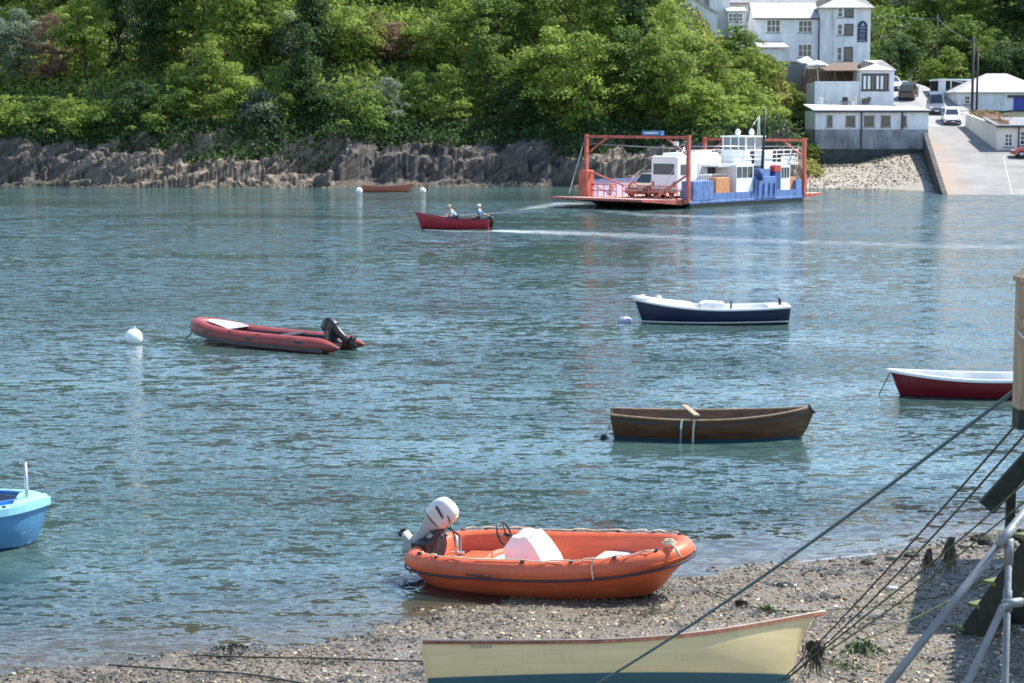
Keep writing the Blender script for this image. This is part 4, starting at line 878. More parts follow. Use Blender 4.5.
# terrace visitor, utility poles, wires
def pole(px, pyb, pyt, Y, r, label, arms=True):
    p = at(px, pyb, Y); h = Z(pyt, Y) - p.z
    o = thing('utility_pole', label, 'utility pole', (p.x, Y, p.z), group='utility poles')
    MB().tube([(0, 0, -1), (0, 0, h)], [r, r * .75], 8).build('post', M['asphalt_pole'], o)
    if arms: MB().b2(-.5, .5, -.06, .06, h - .5, h - .38).build('crossarm', M['asphalt_pole'], o)
    return o
pole(972, 107, 36, 214.5, .16, 'dark timber utility pole by the hipped building, left one of the pair')
pole(976.6, 108, 46, 214.8, .13, 'dark timber utility pole by the hipped building, shorter right one of the pair', False)
pole(936.5, 66, 14, 236, .09, 'thin pale utility pole rising from the bushes behind the road')
def wire(p, q, sag, label, r=.018):
    pts = [p.lerp(q, k / 12) - Vector((0, 0, sag * 4 * (k / 12) * (1 - k / 12))) for k in range(13)]
    tag(MB().tube(pts, r, 4).build('overhead_wire', M['steel'], fix=False), label, 'wire')
wire(at(936.5, 17, 236), at(972.2, 42, 214.5), .3, 'overhead wire running down from the thin pole to the pair of dark poles')
wire(at(880, 12, 246), at(936.5, 18, 236), .3, 'overhead wire from the upper left to the thin pole behind the road')
# ------------------------------------------------------------------ cars
def car(loc, rz, paint, label, kind='hatch', pitch=0, s=1.0):
    o = thing('parked_car' if kind != 'van' else 'parked_van', label, 'van' if kind == 'van' else 'car', loc, rot=(0, 0, 0), group='vehicles parked by the slipway')
    o.rotation_mode = 'ZYX' if False else 'XYZ'
    o.rotation_euler = (Matrix.Rotation(rz, 4, 'Z') @ Matrix.Rotation(pitch, 4, 'Y')).to_euler()
    H = {'hatch': 1.42, 'suv': 1.75, 'van': 1.95}[kind]; L = 4.1 if kind != 'suv' else 4.5; W = 1.72; hb = .92 if kind == 'hatch' else 1.05
    # front towards +x
    low = [(-L / 2, .32), (-L / 2 + .02, hb - .08), (-L / 2 + .25, hb), (L / 2 - 1.15, hb), (L / 2 - .35, hb - .17), (L / 2 - .03, hb - .33), (L / 2, .3), (L / 2 - .5, .22), (-L / 2 + .4, .22)]
    b = MB(); b.prism(low, -W / 2, W / 2); b.build('body', paint, o, bevel=.07)
    rf, rb = (L / 2 - 1.95, -L / 2 + .5) if kind == 'hatch' else (L / 2 - 1.75, -L / 2 + .18)
    wf, wb = L / 2 - 1.12, -L / 2 + .12
    b = MB(); w0, w1 = W / 2 - .06, W / 2 - .2
    v = [(wb, -w0, hb - .03), (wf, -w0, hb - .03), (wf, w0, hb - .03), (wb, w0, hb - .03), (rb, -w1, H), (rf, -w1, H), (rf, w1, H), (rb, w1, H)]
    F4 = [(0, 1, 2, 3), (7, 6, 5, 4), (0, 4, 5, 1), (1, 5, 6, 2), (2, 6, 7, 3), (3, 7, 4, 0)]
    b.add(v, F4); b.build('cabin', paint, o, bevel=.06)
    def inset(i, j, k, l, m, out):
        P4 = [Vector(v[q]) for q in (i, j, k, l)]; c = sum(P4, Vector()) / 4; nn = (P4[1] - P4[0]).cross(P4[3] - P4[0]).normalized()
        if nn.dot(c - Vector((0, 0, 1.1))) < 0: nn = -nn
        Q = [c + (p - c) * m + nn * out for p in P4]; bb = MB(); bb.add(Q + [q - nn * .04 for q in Q], [(0, 1, 2, 3), (7, 6, 5, 4), (0, 4, 5, 1), (1, 5, 6, 2), (2, 6, 7, 3), (3, 7, 4, 0)]); return bb
    inset(1, 2, 6, 5, .84, .012).build('windscreen', M['glass'], o); inset(3, 0, 4, 7, .78, .012).build('rear_window', M['glass'], o)
    inset(0, 1, 5, 4, .78, .012).build('side_window', M['glass'], o); inset(2, 3, 7, 6, .78, .012).build('side_window', M['glass'], o)
    for x_ in (-L / 2 + .8, L / 2 - .8):
        for y_ in (-W / 2 + .08, W / 2 - .08):
            b = MB(); b.lathe([(.2, -.1), (.31, -.1), (.33, -.06), (.33, .06), (.31, .1), (.2, .1)], 16, Matrix.Translation((x_, y_, .33)) @ Matrix.Rotation(R(90), 4, 'X'))
            t_ = b.build('wheel', M['rubber'], o); MB().lathe([(.01, -.112), (.19, -.112), (.19, .112), (.01, .112)], 12, Matrix.Translation((x_, y_, .33)) @ Matrix.Rotation(R(90), 4, 'X')).build('rim', M['steel'], t_)
    for y_ in (-.62, .62):
        MB().box((L / 2 - .17, y_, hb - .3), (.22, .32, .15)).build('headlight', M['white'], o, bevel=.03)
        MB().box((-L / 2 + .03, y_ * 1.1, hb - .22), (.1, .16, .3)).build('tail_light', mat('tail_red', (.3, .02, .02), .3) if 'tail_red' not in bpy.data.materials else bpy.data.materials['tail_red'], o)
    MB().box((L / 2 - .02, 0, .42), (.1, W - .2, .16)).build('bumper', M['black'], o, bevel=.03)
    MB().box((L / 2 - .01, 0, hb - .36), (.06, .75, .1)).build('grille', M['black'], o)
    for y_ in (-1, 1): MB().box((wf - .15, y_ * (W / 2 + .07), hb + .06), (.12, .16, .11)).build('mirror', M['black'], o, bevel=.03)
    MB().box((L / 2 + .035, 0, .45), (.02, .45, .1)).build('number_plate', M['white'], o)
    return o
sl_ = math.atan(.16)
car((45.15, 206.8, road_z(206.8)), R(-97), mat('car_white', (.66, .67, .68), .3, metal=.1, coat=.5), 'white car parked facing down the slope, nearest of the roadside row', 'hatch', sl_)
car((44.9, 213.4, road_z(213.4)), R(-98), mat('car_blue_grey', (.17, .19, .23), .35, metal=.4, coat=.5), 'blue-grey people carrier parked just behind the white car', 'van', sl_)
car((43.9, 223.0, road_z(223)), R(72), mat('car_dark_green', (.035, .04, .035), .3, metal=.3, coat=.5), 'dark green estate car parked tail-on across the top of the slope', 'suv', -sl_)
car((43.2, 230.0, road_z(230)), R(-75), mat('car_pale_blue', (.35, .40, .5), .35, metal=.2, coat=.5), 'pale blue car parked furthest up the road beside the white house', 'hatch', sl_)
car((X(1024, 187) + .75, 187.2, road_z(187.2)), R(176), mat('car_red', (.35, .03, .025), .3, coat=.5), 'red car parked in front of the cream cottage', 'hatch', 0)
# ------------------------------------------------------------------ people
def skin_mesh(name, verts, edges, radii, m, parent, sub=1):
    me = bpy.data.meshes.new(name + '_skeleton'); me.from_pydata(verts, edges, [])
    o = bpy.data.objects.new(name + '_skeleton', me); col.objects.link(o)
    o.modifiers.new('skin', 'SKIN')
    for i, r in enumerate(radii):
        me.skin_vertices[0].data[i].radius = (r, r) if not isinstance(r, tuple) else r
        me.skin_vertices[0].data[i].use_root = (i == 0)
    md = o.modifiers.new('sub', 'SUBSURF'); md.levels = sub; md.render_levels = sub
    dg = bpy.context.evaluated_depsgraph_get(); dg.update()
    out = bpy.data.meshes.new_from_object(o.evaluated_get(dg)); out.name = name
    out.polygons.foreach_set('use_smooth', [True] * len(out.polygons)); out.materials.clear(); out.materials.append(m)
    bpy.data.objects.remove(o); q = bpy.data.objects.new(name, out); col.objects.link(q); q.parent = parent
    return q
def person(loc, rz, label, shirt, hat, lean=0.1, lh=None, rh=None, standing=False, hair=None, legs='trousers'):
    """seated (or standing) figure; faces +x, seat at z=0; lh/rh are the places of the hands"""
    root = thing('person', label, 'person', loc, rz)
    sx, nz = math.sin(lean) * .5, math.cos(lean) * .5
    pel = Vector((0, 0, .08)); sh = Vector((sx, 0, nz)); neck = sh + Vector((sx * .16, 0, .09)); head = neck + Vector((.03 + sx * .15, 0, .13))
    lh = Vector(lh or (.42, .22, .12)); rh = Vector(rh or (.42, -.22, .12))
    V = [pel, pel.lerp(sh, .5), sh, neck]; E = [(0, 1), (1, 2), (2, 3)]; Rd = [.145, .13, .12, .055]
    arm = []
    for sgn, h in ((1, lh), (-1, rh)):
        s_ = sh + Vector((0, .19 * sgn, -.02)); mid = s_.lerp(h, .5); d = (h - s_).length; drop = math.sqrt(max(0, .58 ** 2 - d * d)) / 2
        el = mid + Vector((-.3 * drop, .6 * drop * sgn, -.75 * drop))
        b = len(V); V += [s_, el, h]; E += [(2, b), (b, b + 1), (b + 1, b + 2)]; Rd += [.062, .046, .03]
        arm.append((s_, el)); dr = (h - el).normalized(); sd_ = dr.cross(Vector((0, 0, 1))).normalized()
        pv = len(V); V.append(h + dr * .06); E.append((b + 2, pv)); Rd.append(.032)
        for f, ln in ((-1.2, .055), (-.4, .075), (.4, .08), (1.2, .07)):
            q = len(V); k1 = h + dr * .1 + sd_ * f * .019; V += [k1, k1 + dr * ln * .6 - Vector((0, 0, ln * .5))]; E += [(pv, q), (q, q + 1)]; Rd += [.009, .008]
        q = len(V); th = h + dr * .03 - sd_ * sgn * .045; V += [th, th + dr * .045]; E += [(b + 2, q), (q, q + 1)]; Rd += [.011, .009]
    legp = []
    for sgn in (1, -1):
        hip = Vector((.02, .1 * sgn, .04))
        if standing: kn, an, toe = Vector((.03, .1 * sgn, -.38)), Vector((0, .1 * sgn, -.79)), Vector((.18, .11 * sgn, -.83))
        else: kn, an, toe = Vector((.42, .13 * sgn, .08)), Vector((.44, .12 * sgn, -.36)), Vector((.62, .12 * sgn, -.40))
        b = len(V); V += [hip, kn, an, toe]; E += [(0, b), (b, b + 1), (b + 1, b + 2), (b + 2, b + 3)]; Rd += [.085, .06, .042, .035]; legp.append((hip, kn, an))
    body = skin_mesh('body', V, E, Rd, M['skin'], root)
    b = MB(); b.smooth = True; b.ball(head, (.088, .073, .115)); b.ball(head + Vector((.088, 0, -.01)), (.02, .013, .022), 8, 6)
    for s_ in (-1, 1): b.ball(head + Vector((0, .073 * s_, 0)), (.02, .01, .03), 8, 6)
    b.m = 1
    for s_ in (-1, 1): b.ball(head + Vector((.08, .028 * s_, .015)), (.009, .011, .007), 8, 6)
    b.box(head + Vector((.083, 0, -.05)), (.01, .04, .008))
    hd = b.build('head', [M['skin'], M['trim_dark']], None); me = hd.data        # the head joins the body: one surface object
    bm = bmesh.new(); bm.from_mesh(body.data); bm.from_mesh(me); bm.to_mesh(body.data); bm.free(); body.data.materials.append(M['trim_dark'])
    bpy.data.objects.remove(hd)
    V = [pel + Vector((0, 0, -.01)), pel.lerp(sh, .5), sh + Vector((0, 0, .01))]; E = [(0, 1), (1, 2)]; Rd = [.165, .152, .135]
    for s_, el in arm:
        b = len(V); V += [s_, s_.lerp(el, .75)]; E += [(2, b), (b, b + 1)]; Rd += [.078, .066]
    skin_mesh('shirt', V, E, Rd, shirt, root)
    V = [pel + Vector((0, 0, -.02))]; E = []; Rd = [.158]
    for hip, kn, an in legp:
        b = len(V); V += [hip, kn, an.lerp(kn, .15)]; E += [(0, b), (b, b + 1), (b + 1, b + 2)]; Rd += [.098, .072, .056]
    skin_mesh('trousers', V, E, Rd, mat('trousers', (.05, .06, .09), .9) if 'trousers' not in bpy.data.materials else bpy.data.materials['trousers'], root)
    if hat:
        b = MB(); b.smooth = True; b.ball(head + Vector((-.005, 0, .045)), (.1, .085, .085)); b.box(head + Vector((.11, 0, .05)), (.1, .12, .014)); b.build('cap', hat, root)
    else:
        b = MB(); b.smooth = True; b.ball(head + Vector((-.02, 0, .035)), (.092, .081, .095)); b.build('hair', hair or M['trunk'], root)
    root.scale = (1.08, 1.08, 1.08)
    return root
# ------------------------------------------------------------------ boats
def lines(L, B, D, fb, sheer_b=.3, sheer_s=.12, tr=.72, full=2.0, rake=.35, srake=.1, rocker=.12, flare=.75, tmax=.42, dbl=False):
    """hull form: returns P(t, s): t 0 stern .. 1 bow, s -1 port gunwale .. 0 keel .. 1 starboard gunwale; z=0 is the waterline"""
    def half(t):
        if t < tmax: q = (tmax - t) / tmax; return B / 2 * (1 - (1 - tr) * q ** 2)
        q = (t - tmax) / (1 - tmax); return B / 2 * (1 - q ** full) + .012
    def zs(t): return fb + (sheer_b * ((t - .4) / .6) ** 2 if t > .4 else sheer_s * ((.4 - t) / .4) ** 2)
    def zk(t): return -D + rocker * (1 - min(1, t / .4)) ** 2 + (zs(1) + D) * .9 * max(0, (t - .86) / .14) ** 2.6
    def P(t, s):
        a = abs(s) * math.pi / 2; k = .62 + (flare + .5 - .62) * max(0, (t - .45) / .55) ** 1.5
        z0, z1 = zk(t), zs(t); y = half(t) * math.sin(a) ** k; u = 1 - math.cos(a) ** 1.15; z = z0 + (z1 - z0) * u
        x = -L / 2 + L * t + rake * max(0, (t - .8) / .2) ** 2 * (u - .5) - srake * max(0, (.15 - t) / .15) * (u - .3)
        return Vector((x, y if s > 0 else -y, z))
    return P, half, zs, zk
def hull(root, form, m_out, m_in, floor, th=.025, n=36, m=11, deck=None):
    P, half, zs, zk = form
    ts = [i / n for i in range(n + 1)]; ss = [j / m for j in range(-m, m + 1)]
    b = MB(); b.smooth = True; b.grid([[P(t, s) for s in ss] for t in ts])
    k = len(ss); b.smooth = False; b.add([P(0, s) for s in ss], [tuple(range(k))])
    h = b.build('hull', m_out, root, weld=True)
    def Q(t, s):
        tt = .006 + t * .975; p = P(tt, s); hy = half(tt); y = p.y * max(0, (hy - th)) / max(hy, .01)
        return Vector((p.x, y, max(p.z + th * .6 * (1 - abs(s)) + .001, floor) if abs(s) < .999 else p.z))
    b = MB(); b.smooth = True; b.grid([[Q(t, s) for s in ss] for t in ts]); b.smooth = False
    b.add([Q(0, s) for s in ss], [tuple(range(k))])
    i = b.build('lining', m_in, root, fix=False)
    return h, i, Q
def rail(root, form, m, w, h, dz=0, t0=0, t1=1, name='gunwale', out=0, close=True, n=40):
    P, half, zs, zk = form; pts = []
    for k in range(n + 1):
        t = t0 + (t1 - t0) * k / n; p = P(t, 1); pts.append(p + Vector((0, out, dz)))
    o2 = [Vector((p.x, -p.y, p.z)) for p in reversed(pts)]
    b = MB()
    if t1 >= 1: b.sweep(pts[:-1] + [Vector((pts[-1].x + .01, 0, pts[-1].z))] + o2[1:], w, h)
    else: b.sweep(pts, w, h); b.sweep(o2, w, h)
    return b.build(name, m, root)
def cross_seat(root, form, t, w, z, m, name='thwart', th=.03):
    P, half, zs, zk = form; p = P(t, 1); y = .1
    for k in range(40):
        q = P(t, k / 39)
        if q.z >= z - th: y = q.y - .09; break
    return MB().b2(p.x - w / 2, p.x + w / 2, -y, y, z - th, z).build(name, m, root, bevel=.006)
def outboard(root, loc, tilt, s, m_cowl, m_leg, m_detail, rz=0, steer=0):
    """outboard motor hung on a transom; leg down -z, motor head over the transom, forward +x"""
    T = Matrix.Rotation(rz, 4, 'Z') @ Matrix.Rotation(tilt, 4, 'Y')
    leg = MB(); leg.smooth = True
    def loft(secs, bb):         # (z, x centre, half length, half width)
        rows = []
        for z, xc, a, w_ in secs: rows.append([(xc + a * abs(math.cos(q)) ** .6 * (1 if math.cos(q) > 0 else -1), w_ * abs(math.sin(q)) ** .7 * (1 if math.sin(q) > 0 else -1), z) for q in [2 * math.pi * k / 20 for k in range(20)]])
        bb.grid(rows, True); bb.add(rows[0], [tuple(range(20))[::-1]]); bb.add(rows[-1], [tuple(range(20))])
    loft([(-.80, -.02, .05, .03), (-.70, -.03, .19, .06), (-.62, -.03, .20, .055), (-.58, -.03, .10, .045), (-.35, -.03, .095, .06), (-.1, -.03, .13, .09), (.05, -.02, .2, .13)], leg)
    leg.ball((-.06, 0, -.69), (.24, .055, .055), 12, 8); leg.box((-.1, 0, -.575), (.36, .2, .018)); leg.prism([(-.14, -.74), (.03, -.74), (-.02, -.92), (-.12, -.88)], -.008, .008)
    o = leg.build('outboard_motor', m_leg, root, loc, T.to_euler(), fix=True); o.scale = (s, s, s)
    c = MB(); c.smooth = True
    loft([(.05, -.02, .21, .135), (.09, -.02, .245, .16), (.22, -.01, .27, .17), (.40, .0, .265, .165), (.50, .01, .22, .14), (.555, .02, .14, .09), (.565, .02, .02, .02)], c)
    c.build('cowl', m_cowl, o, sub=1)
    d = MB(); d.sweep([(-.02 + .262 * math.cos(q) , .168 * math.sin(q), .10) for q in [2 * math.pi * k / 24 for k in range(24)]], .012, .022, True); d.build('cowl_seam', m_detail, o)
    for sg in (-1, 1): MB().add([(-.14, .172 * sg, .40), (.1, .172 * sg, .34), (.1, .174 * sg, .30), (-.14, .174 * sg, .35)], [(0, 1, 2, 3)]).build('stripe', m_detail, o, solid=.004)
    p = MB()
    for k in range(3):
        a = 2 * math.pi * k / 3; ra = Matrix.Translation((-.33, 0, -.69)) @ Matrix.Rotation(a, 4, 'X')
        p.add([(-.01, -.02, .03), (.02, .03, .03), (.025, .07, .1), (0, .05, .145), (-.025, -.03, .12)], [(0, 1, 2, 3, 4)], ra)
    p.tube([(-.27, 0, -.69), (-.38, 0, -.69)], [.035, .02], 10); p.build('propeller', m_detail, o, solid=.008)
    k = MB(); k.box((.2, 0, -.12), (.06, .24, .36)); k.box((.13, 0, -.08), (.16, .14, .12)); k.tube([(.24, -.09, -.02), (.34, -.09, -.02)], .02, 8); k.tube([(.24, .09, -.02), (.34, .09, -.02)], .02, 8)
    k.build('clamp_bracket', m_detail, o, bevel=.008)
    return o
def rope(pts, r, m, label, sag=0, n=26, name='mooring_rope', parent=None, cat='rope', group=None):
    pts = [Vector(p) for p in pts]; out = []
    for a, b_ in zip(pts[:-1], pts[1:]):
        for k in range(n): t = k / n; out.append(a.lerp(b_, t) - Vector((0, 0, sag * 4 * t * (1 - t))))
    out.append(pts[-1]); o = MB().tube(out, r, 6).build(name, m, parent, fix=False)
    if not parent: tag(o, label, cat, group)
    return o
def boat(name, label, px, py, L, rz, z=0, heel=0, trim=0):
    p = on(px, py, 0); o = thing(name, label, 'boat', (p.x, p.y, z)); o.rotation_euler = (Matrix.Rotation(rz, 4, 'Z') @ Matrix.Rotation(trim, 4, 'Y') @ Matrix.Rotation(heel, 4, 'X')).to_euler()
    return o
# --- brown clinker rowing boat
o = boat('rowing_boat', 'dark varnished wooden rowing boat with blue bottom paint moored in the middle water', 712, 437, 4.3, R(-4))
f = lines(4.25, 1.5, .22, .47, .2, .06, .62, 2.2, -.12, .1)
M['hull_brown'] = hull_mat('clinker_varnish', (.105, .046, .02), (.03, .085, .12), .05, planks=9, rough=.4, var=.35)
hull(o, f, M['hull_brown'], mat('inner_planks', (.14, .068, .034), .55, var=.4, scale=5, streak=(.5, 3, 3)), -.05)
rail(o, f, mat('pale_gunwale', (.34, .22, .12), .5, var=.3), .045, .03, .01)
rail(o, f, M['trim_dark'], .025, .03, -.09, 0, .97, 'rubbing_strake', .008)
for t in (.2, .5, .75): cross_seat(o, f, t, .24, .24, M['wood'])
b = MB(); P_ = f[0]
for k in range(14):
    t = .06 + k * .063
    for sg in (-1, 1): b.tube([P_(t, sg * s) * .985 + Vector((0, 0, .02)) for s in (.98, .8, .6, .4)], .011, 4)
b.build('ribs', mat('rib_wood', (.16, .08, .04), .6), o)
b = MB(); b.tube([Vector((f[0](.998, s_).x + .03, 0, f[0](.998, s_).z + (.07 if s_ == 1 else 0))) for s_ in (1, .9, .75, .6, .45, .3, .15, .02)], .036, 6); b.build('stem_post', M['trim_dark'], o)
for sx_ in (-.66, -.40): rope([f[0](.36, .9) * 0 + Vector((sx_, -.76, .50)), (sx_ - .02, -.775, .3), (sx_ - .03, -.66, -.15)], .028, M['rope_tan'] if sx_ > -.5 else M['steel'], None, name='strap', parent=o)
q = empty('x'); bpy.data.objects.remove(q)
pl = MB().b2(-.62, .62, -.065, .065, -.016, .016).build('plank', M['pale_wood'], None, bevel=.004); pw = o.location; pl.location = (pw.x - .48, pw.y - .12, .60); pl.rotation_euler = (R(3), R(-2), R(98))
tag(pl, 'pale bleached plank laid across the gunwales of the dark wooden rowing boat', 'plank')
rope([o.matrix_basis @ Vector((-2.1, -.1, .5)), on(604, 438, -.1)], .007, M['rope_dark'], 'thin stern line from the dark wooden rowing boat to a small dark float')
p = on(603.5, 438, .0); tag(MB().ball((p.x, p.y, .02), (.07, .07, .06)).build('float', M['rubber']), 'small dark float at the left end of the wooden rowing boat', 'float')
rope([o.matrix_basis @ Vector((2.15, 0, .6)), on(812, 443, -.1)], .007, M['rope_tan'], 'thin bow line hanging from the stem of the wooden rowing boat')
# --- navy launch
o = boat('motor_launch', 'long navy blue open launch with white deck and engine box', 711, 322.5, 5.2, R(180), trim=R(.5))
f = lines(5.05, 1.75, .35, .50, .3, .05, .70, 2.3, .03, .08)
M['hull_navy'] = hull_mat('navy_topsides', (.008, .012, .04), (.02, .025, .02), .05, (.6, .62, .58), .045, .3)
hull(o, f, M['hull_navy'], M['white'], .12, .05)
rail(o, f, M['white'], .1, .06, .0)
P_, half, zs, zk = f
b = MB(); rows = []
for k in range(13):
    t = .62 + .375 * k / 12; h = half(t) * .97; rows.append([(P_(t, 1).x, h * c, zs(t) + .02 + .12 * (1 - c * c) * (1 if k > 0 else .6)) for c in (-1, -.6, -.2, .2, .6, 1)])
b.grid(rows); b.build('foredeck', M['white'], o, solid=.02, fix=False)
b = MB(); b.prism([(-.5, .1), (.42, .1), (.38, .66), (.2, .72), (-.42, .68)], -.36, .36); b.build('engine_box', mat('box_grey', (.62, .63, .66), .6), o, bevel=.03)
for t in (.12, .5): cross_seat(o, f, t, .3, .36, M['pale_wood'])
b = MB(); h = half(.03); b.add([(P_(0, 1).x, -half(0), zs(0) + .02), (P_(0, 1).x, half(0), zs(0) + .02), (P_(.13, 1).x, half(.13), zs(.13) + .02), (P_(.13, 1).x, -half(.13), zs(.13) + .02)], [(0, 1, 2, 3)]); b.build('afterdeck', M['white'], o, solid=.02)
MB().tube([(-2.28, .1, .5), (-2.28, .1, .82)], .055, 8).build('stern_post', M['black'], o)
MB().tube([(-.62, .2, .3), (-.66, .2, .74)], .03, 8).build('lever', M['black'], o)
b = MB(); b.tube([(2.2, 0, .90), (2.68, 0, .86)], [.05, .06], 8); b.tube([(2.1, .18, .84), (2.55, .08, .80)], .05, 6); b.build('bow_roller', M['white'], o)
MB().ball((1.75, 0, .86), (.1, .1, .07), 10, 6).build('deck_fitting', M['cream'], o)
p = on(625, 322, 0)
o2 = thing('mooring_buoy', 'grey scuffed mooring buoy under the bow of the navy launch', 'buoy', (p.x, p.y, 0)); MB().ball((0, 0, .03), (.24, .24, .17)).build('float', mat('buoy_grey', (.36, .38, .46), .6), o2); MB().tube([(0, 0, .18), (0, 0, .26), (.04, 0, .28)], .02, 6).build('ring', M['steel'], o2)
rope([(p.x, p.y, .2), o.matrix_basis @ Vector((2.6, 0, .84))], .014, M['rope_tan'], 'short mooring line from the grey buoy up to the bow of the navy launch')
# --- red inflatable
o = boat('inflatable_boat', 'red inflatable boat with black patches and a tilted black outboard, moored', 269, 346, 4.4, R(148))
M['red_pvc'] = mat('faded_red_pvc', (.22, .034, .026), .5, var=.15, scale=2, bump=.1, bscale=8); M['grey_pvc'] = mat('grey_black_pvc', (.035, .033, .04), .5)
K_ = 1.32
def tube_path(y): return [(x_ * K_, y_, z_) for x_, y_, z_ in [(-2.35, y, .17), (-1.9, y, .2), (-1.0, y, .22), (0, y, .24), (.8, y * .99, .28), (1.35, y * .9, .36), (1.75, y * .66, .44), (1.98, y * .32, .48), (2.04, 0, .49)]]
def smoothp(pts, n=5):
    pts = [Vector(p) for p in pts]; out = []
    for i in range(len(pts) - 1):
        p0, p1, p2, p3 = pts[max(i - 1, 0)], pts[i], pts[i + 1], pts[min(i + 2, len(pts) - 1)]
        for k in range(n):
            t = k / n; out.append(.5 * ((2 * p1) + (-p0 + p2) * t + (2 * p0 - 5 * p1 + 4 * p2 - p3) * t * t + (-p0 + 3 * p1 - 3 * p2 + p3) * t ** 3))
    return out + [pts[-1]]
full_path = tube_path(.62) + [(x, -y, z) for x, y, z in reversed(tube_path(.62)[:-1])]
sp = smoothp(full_path, 6); N_ = len(sp)
rad = [.235 * min(1, .06 + i / 7, .06 + (N_ - 1 - i) / 7) for i in range(N_)]
MB().tube(sp, rad, 16).build('tube', M['red_pvc'], o)
b = MB(); sub_ = [p + Vector((0, 0, -.02)) for p in sp[6:-6]]; 
for side in (1, -1):                                   # dark rubbing band low on the outside
    pts = []
    for i in range(5, N_ - 5):
        t = (sp[i + 1] - sp[i - 1]).normalized(); n = Vector((-t.y, t.x, 0)).normalized(); pts.append(sp[i] + n * .2 + Vector((0, 0, -.11)))
    break
b.sweep(pts, .05, .11)
b.build('rubbing_band', M['grey_pvc'], o)
for x_ in (-1.75, .1, 1.75):
    for sg in (-1, 1): MB().box((x_, (.62 + .21 - (.06 if x_ > 1 else 0)) * sg, .30 + (.1 if x_ > 1 else 0)), (.26, .06, .1), 0).build('patch', M['grey_pvc'], o, bevel=.01)
pts = []
for i in range(8, N_ - 8, 1):
    t = (sp[i + 1] - sp[i - 1]).normalized(); n = Vector((-t.y, t.x, 0)).normalized(); pts.append(sp[i] + n * .13 + Vector((0, 0, .205 - .07 * abs(math.sin(i * .55)))))
MB().tube(pts, .014, 5).build('grab_line', M['rope_dark'], o, fix=False)
for sg in (-1, 1): MB().b2(-2.2, 1.3, .372 * sg - .02, .372 * sg + .02, .12, .40).build('inner_panel', M['grey_pvc'], o)
MB().b2(-2.45, -2.4, -.42, .42, .05, .62).build('transom', M['grey_pvc'], o, bevel=.01)
MB().b2(-2.4, 2.2, -.42, .42, .04, .08).build('floorboard', M['grey_pvc'], o)
for x_ in (-.9,): MB().b2(x_ - .12, x_ + .12, -.5, .5, .40, .44).build('seat', M['grey_pvc'], o)
b = MB(); b.grid([[(x_, y_ * w_, z_ + .02) for y_ in (-1, -.5, 0, .5, 1)] for x_, w_, z_ in ((1.15, .50, .46), (1.5, .46, .54), (1.95, .33, .60), (2.35, .18, .64))]); b.build('bow_dodger', mat('pale_dodger', (.33, .31, .34), .7), o, solid=.02, fix=False)
m_ = outboard(o, (-2.52, 0, .58), R(56), .95, M['black'], M['black'], M['rubber'])
rope([o.matrix_basis @ Vector((2.8, 0, .42)), o.matrix_basis @ Vector((3.3, .15, -.1))], .02, M['rope_dark'], 'dark bow line running into the water from the red inflatable')
p = on(134, 343, 0)
o2 = thing('mooring_buoy', 'round white mooring buoy floating alone left of the red inflatable', 'buoy', (p.x, p.y, 0)); MB().ball((0, 0, .17), .27).build('float', M['white'], o2); MB().tube([(-.04, 0, .43), (-.02, 0, .5), (.03, 0, .5), (.05, 0, .43)], .015, 6).build('ring', M['steel'], o2)
# --- crimson boat on the right
o = boat('dinghy', 'crimson dinghy with white gunwale and interior at the right edge', 973, 395.5, 4.2, R(176))
f = lines(4.1, 1.5, .2, .46, .16, .03, .75, 2.5, .1, .05)
hull(o, f, hull_mat('crimson_topsides', (.16, .008, .014), (.015, .015, .012), .02, rough=.3), M['white'], -.02)
rail(o, f, M['white'], .09, .07, 0)
for t in (.25, .55): cross_seat(o, f, t, .26, .27, M['white'])
rope([o.matrix_basis @ Vector((2.05, 0, .55)), o.matrix_basis @ Vector((2.35, .0, -.1))], .013, M['rope_dark'], 'thin mooring line dropping from the bow of the crimson dinghy')
# --- light blue boat at the left edge
o = boat('fishing_boat', 'light blue boat with darker blue trim cut off by the left edge', -86, 545, 4.6, R(6))
f = lines(4.3, 2.05, .3, .63, .06, .02, .75, 5.2, .0, .05, tmax=.45)
M['blue_hull'] = hull_mat('mid_blue_topsides', (.07, .21, .37), (.02, .05, .09), .04, rough=.35)
M['blue_pale'] = mat('pale_blue_deck', (.24, .52, .60), .4, var=.08); M['blue_deep'] = mat('deep_blue_trim', (.02, .12, .4), .4)
hull(o, f, M['blue_hull'], mat('lining_lilac', (.45, .42, .55), .6), .0, .05)
P_, half, zs, zk = f
rail(o, f, M['blue_pale'], .08, .12, .0)
b = MB(); rows = []
for k in range(15):
    t = .89 + .105 * k / 14; rows.append([(P_(t, 1).x, half(t) * c, zs(t) + .05 + .04 * (1 - c * c)) for c in (-1, -.5, 0, .5, 1)])
b.grid(rows); b.build('foredeck', M['blue_pale'], o, solid=.03, fix=False)
b = MB()
for sg in (-1, 1):
    r0 = [[(P_(t, 1).x, sg * (half(t) - w_), zs(t) + .056) for w_ in (.02, .36)] for t in [.0 + .89 * k / 12 for k in range(13)]]; b.grid(r0)
b.build('side_deck', M['blue_pale'], o, solid=.03)
for sg in (-1, 1):
    pts = [Vector((P_(t, 1).x, sg * (half(t) - .38), zs(t) + .085)) for t in [.05 + .85 * k / 12 for k in range(13)]]
    MB().sweep(pts, .07, .06).build('coaming', M['blue_deep'], o)
MB().b2(P_(.9, 1).x - .06, P_(.9, 1).x, -.5, .5, .3, .70).build('bulkhead', M['blue_deep'], o)
cross_seat(o, f, .62, .3, .42, M['blue_pale']); cross_seat(o, f, .35, .3, .42, M['blue_pale'])
MB().tube([(1.86, -.18, .4), (1.83, -.18, 1.35)], [.035, .028], 10).build('mast_stub', M['steel'], o)
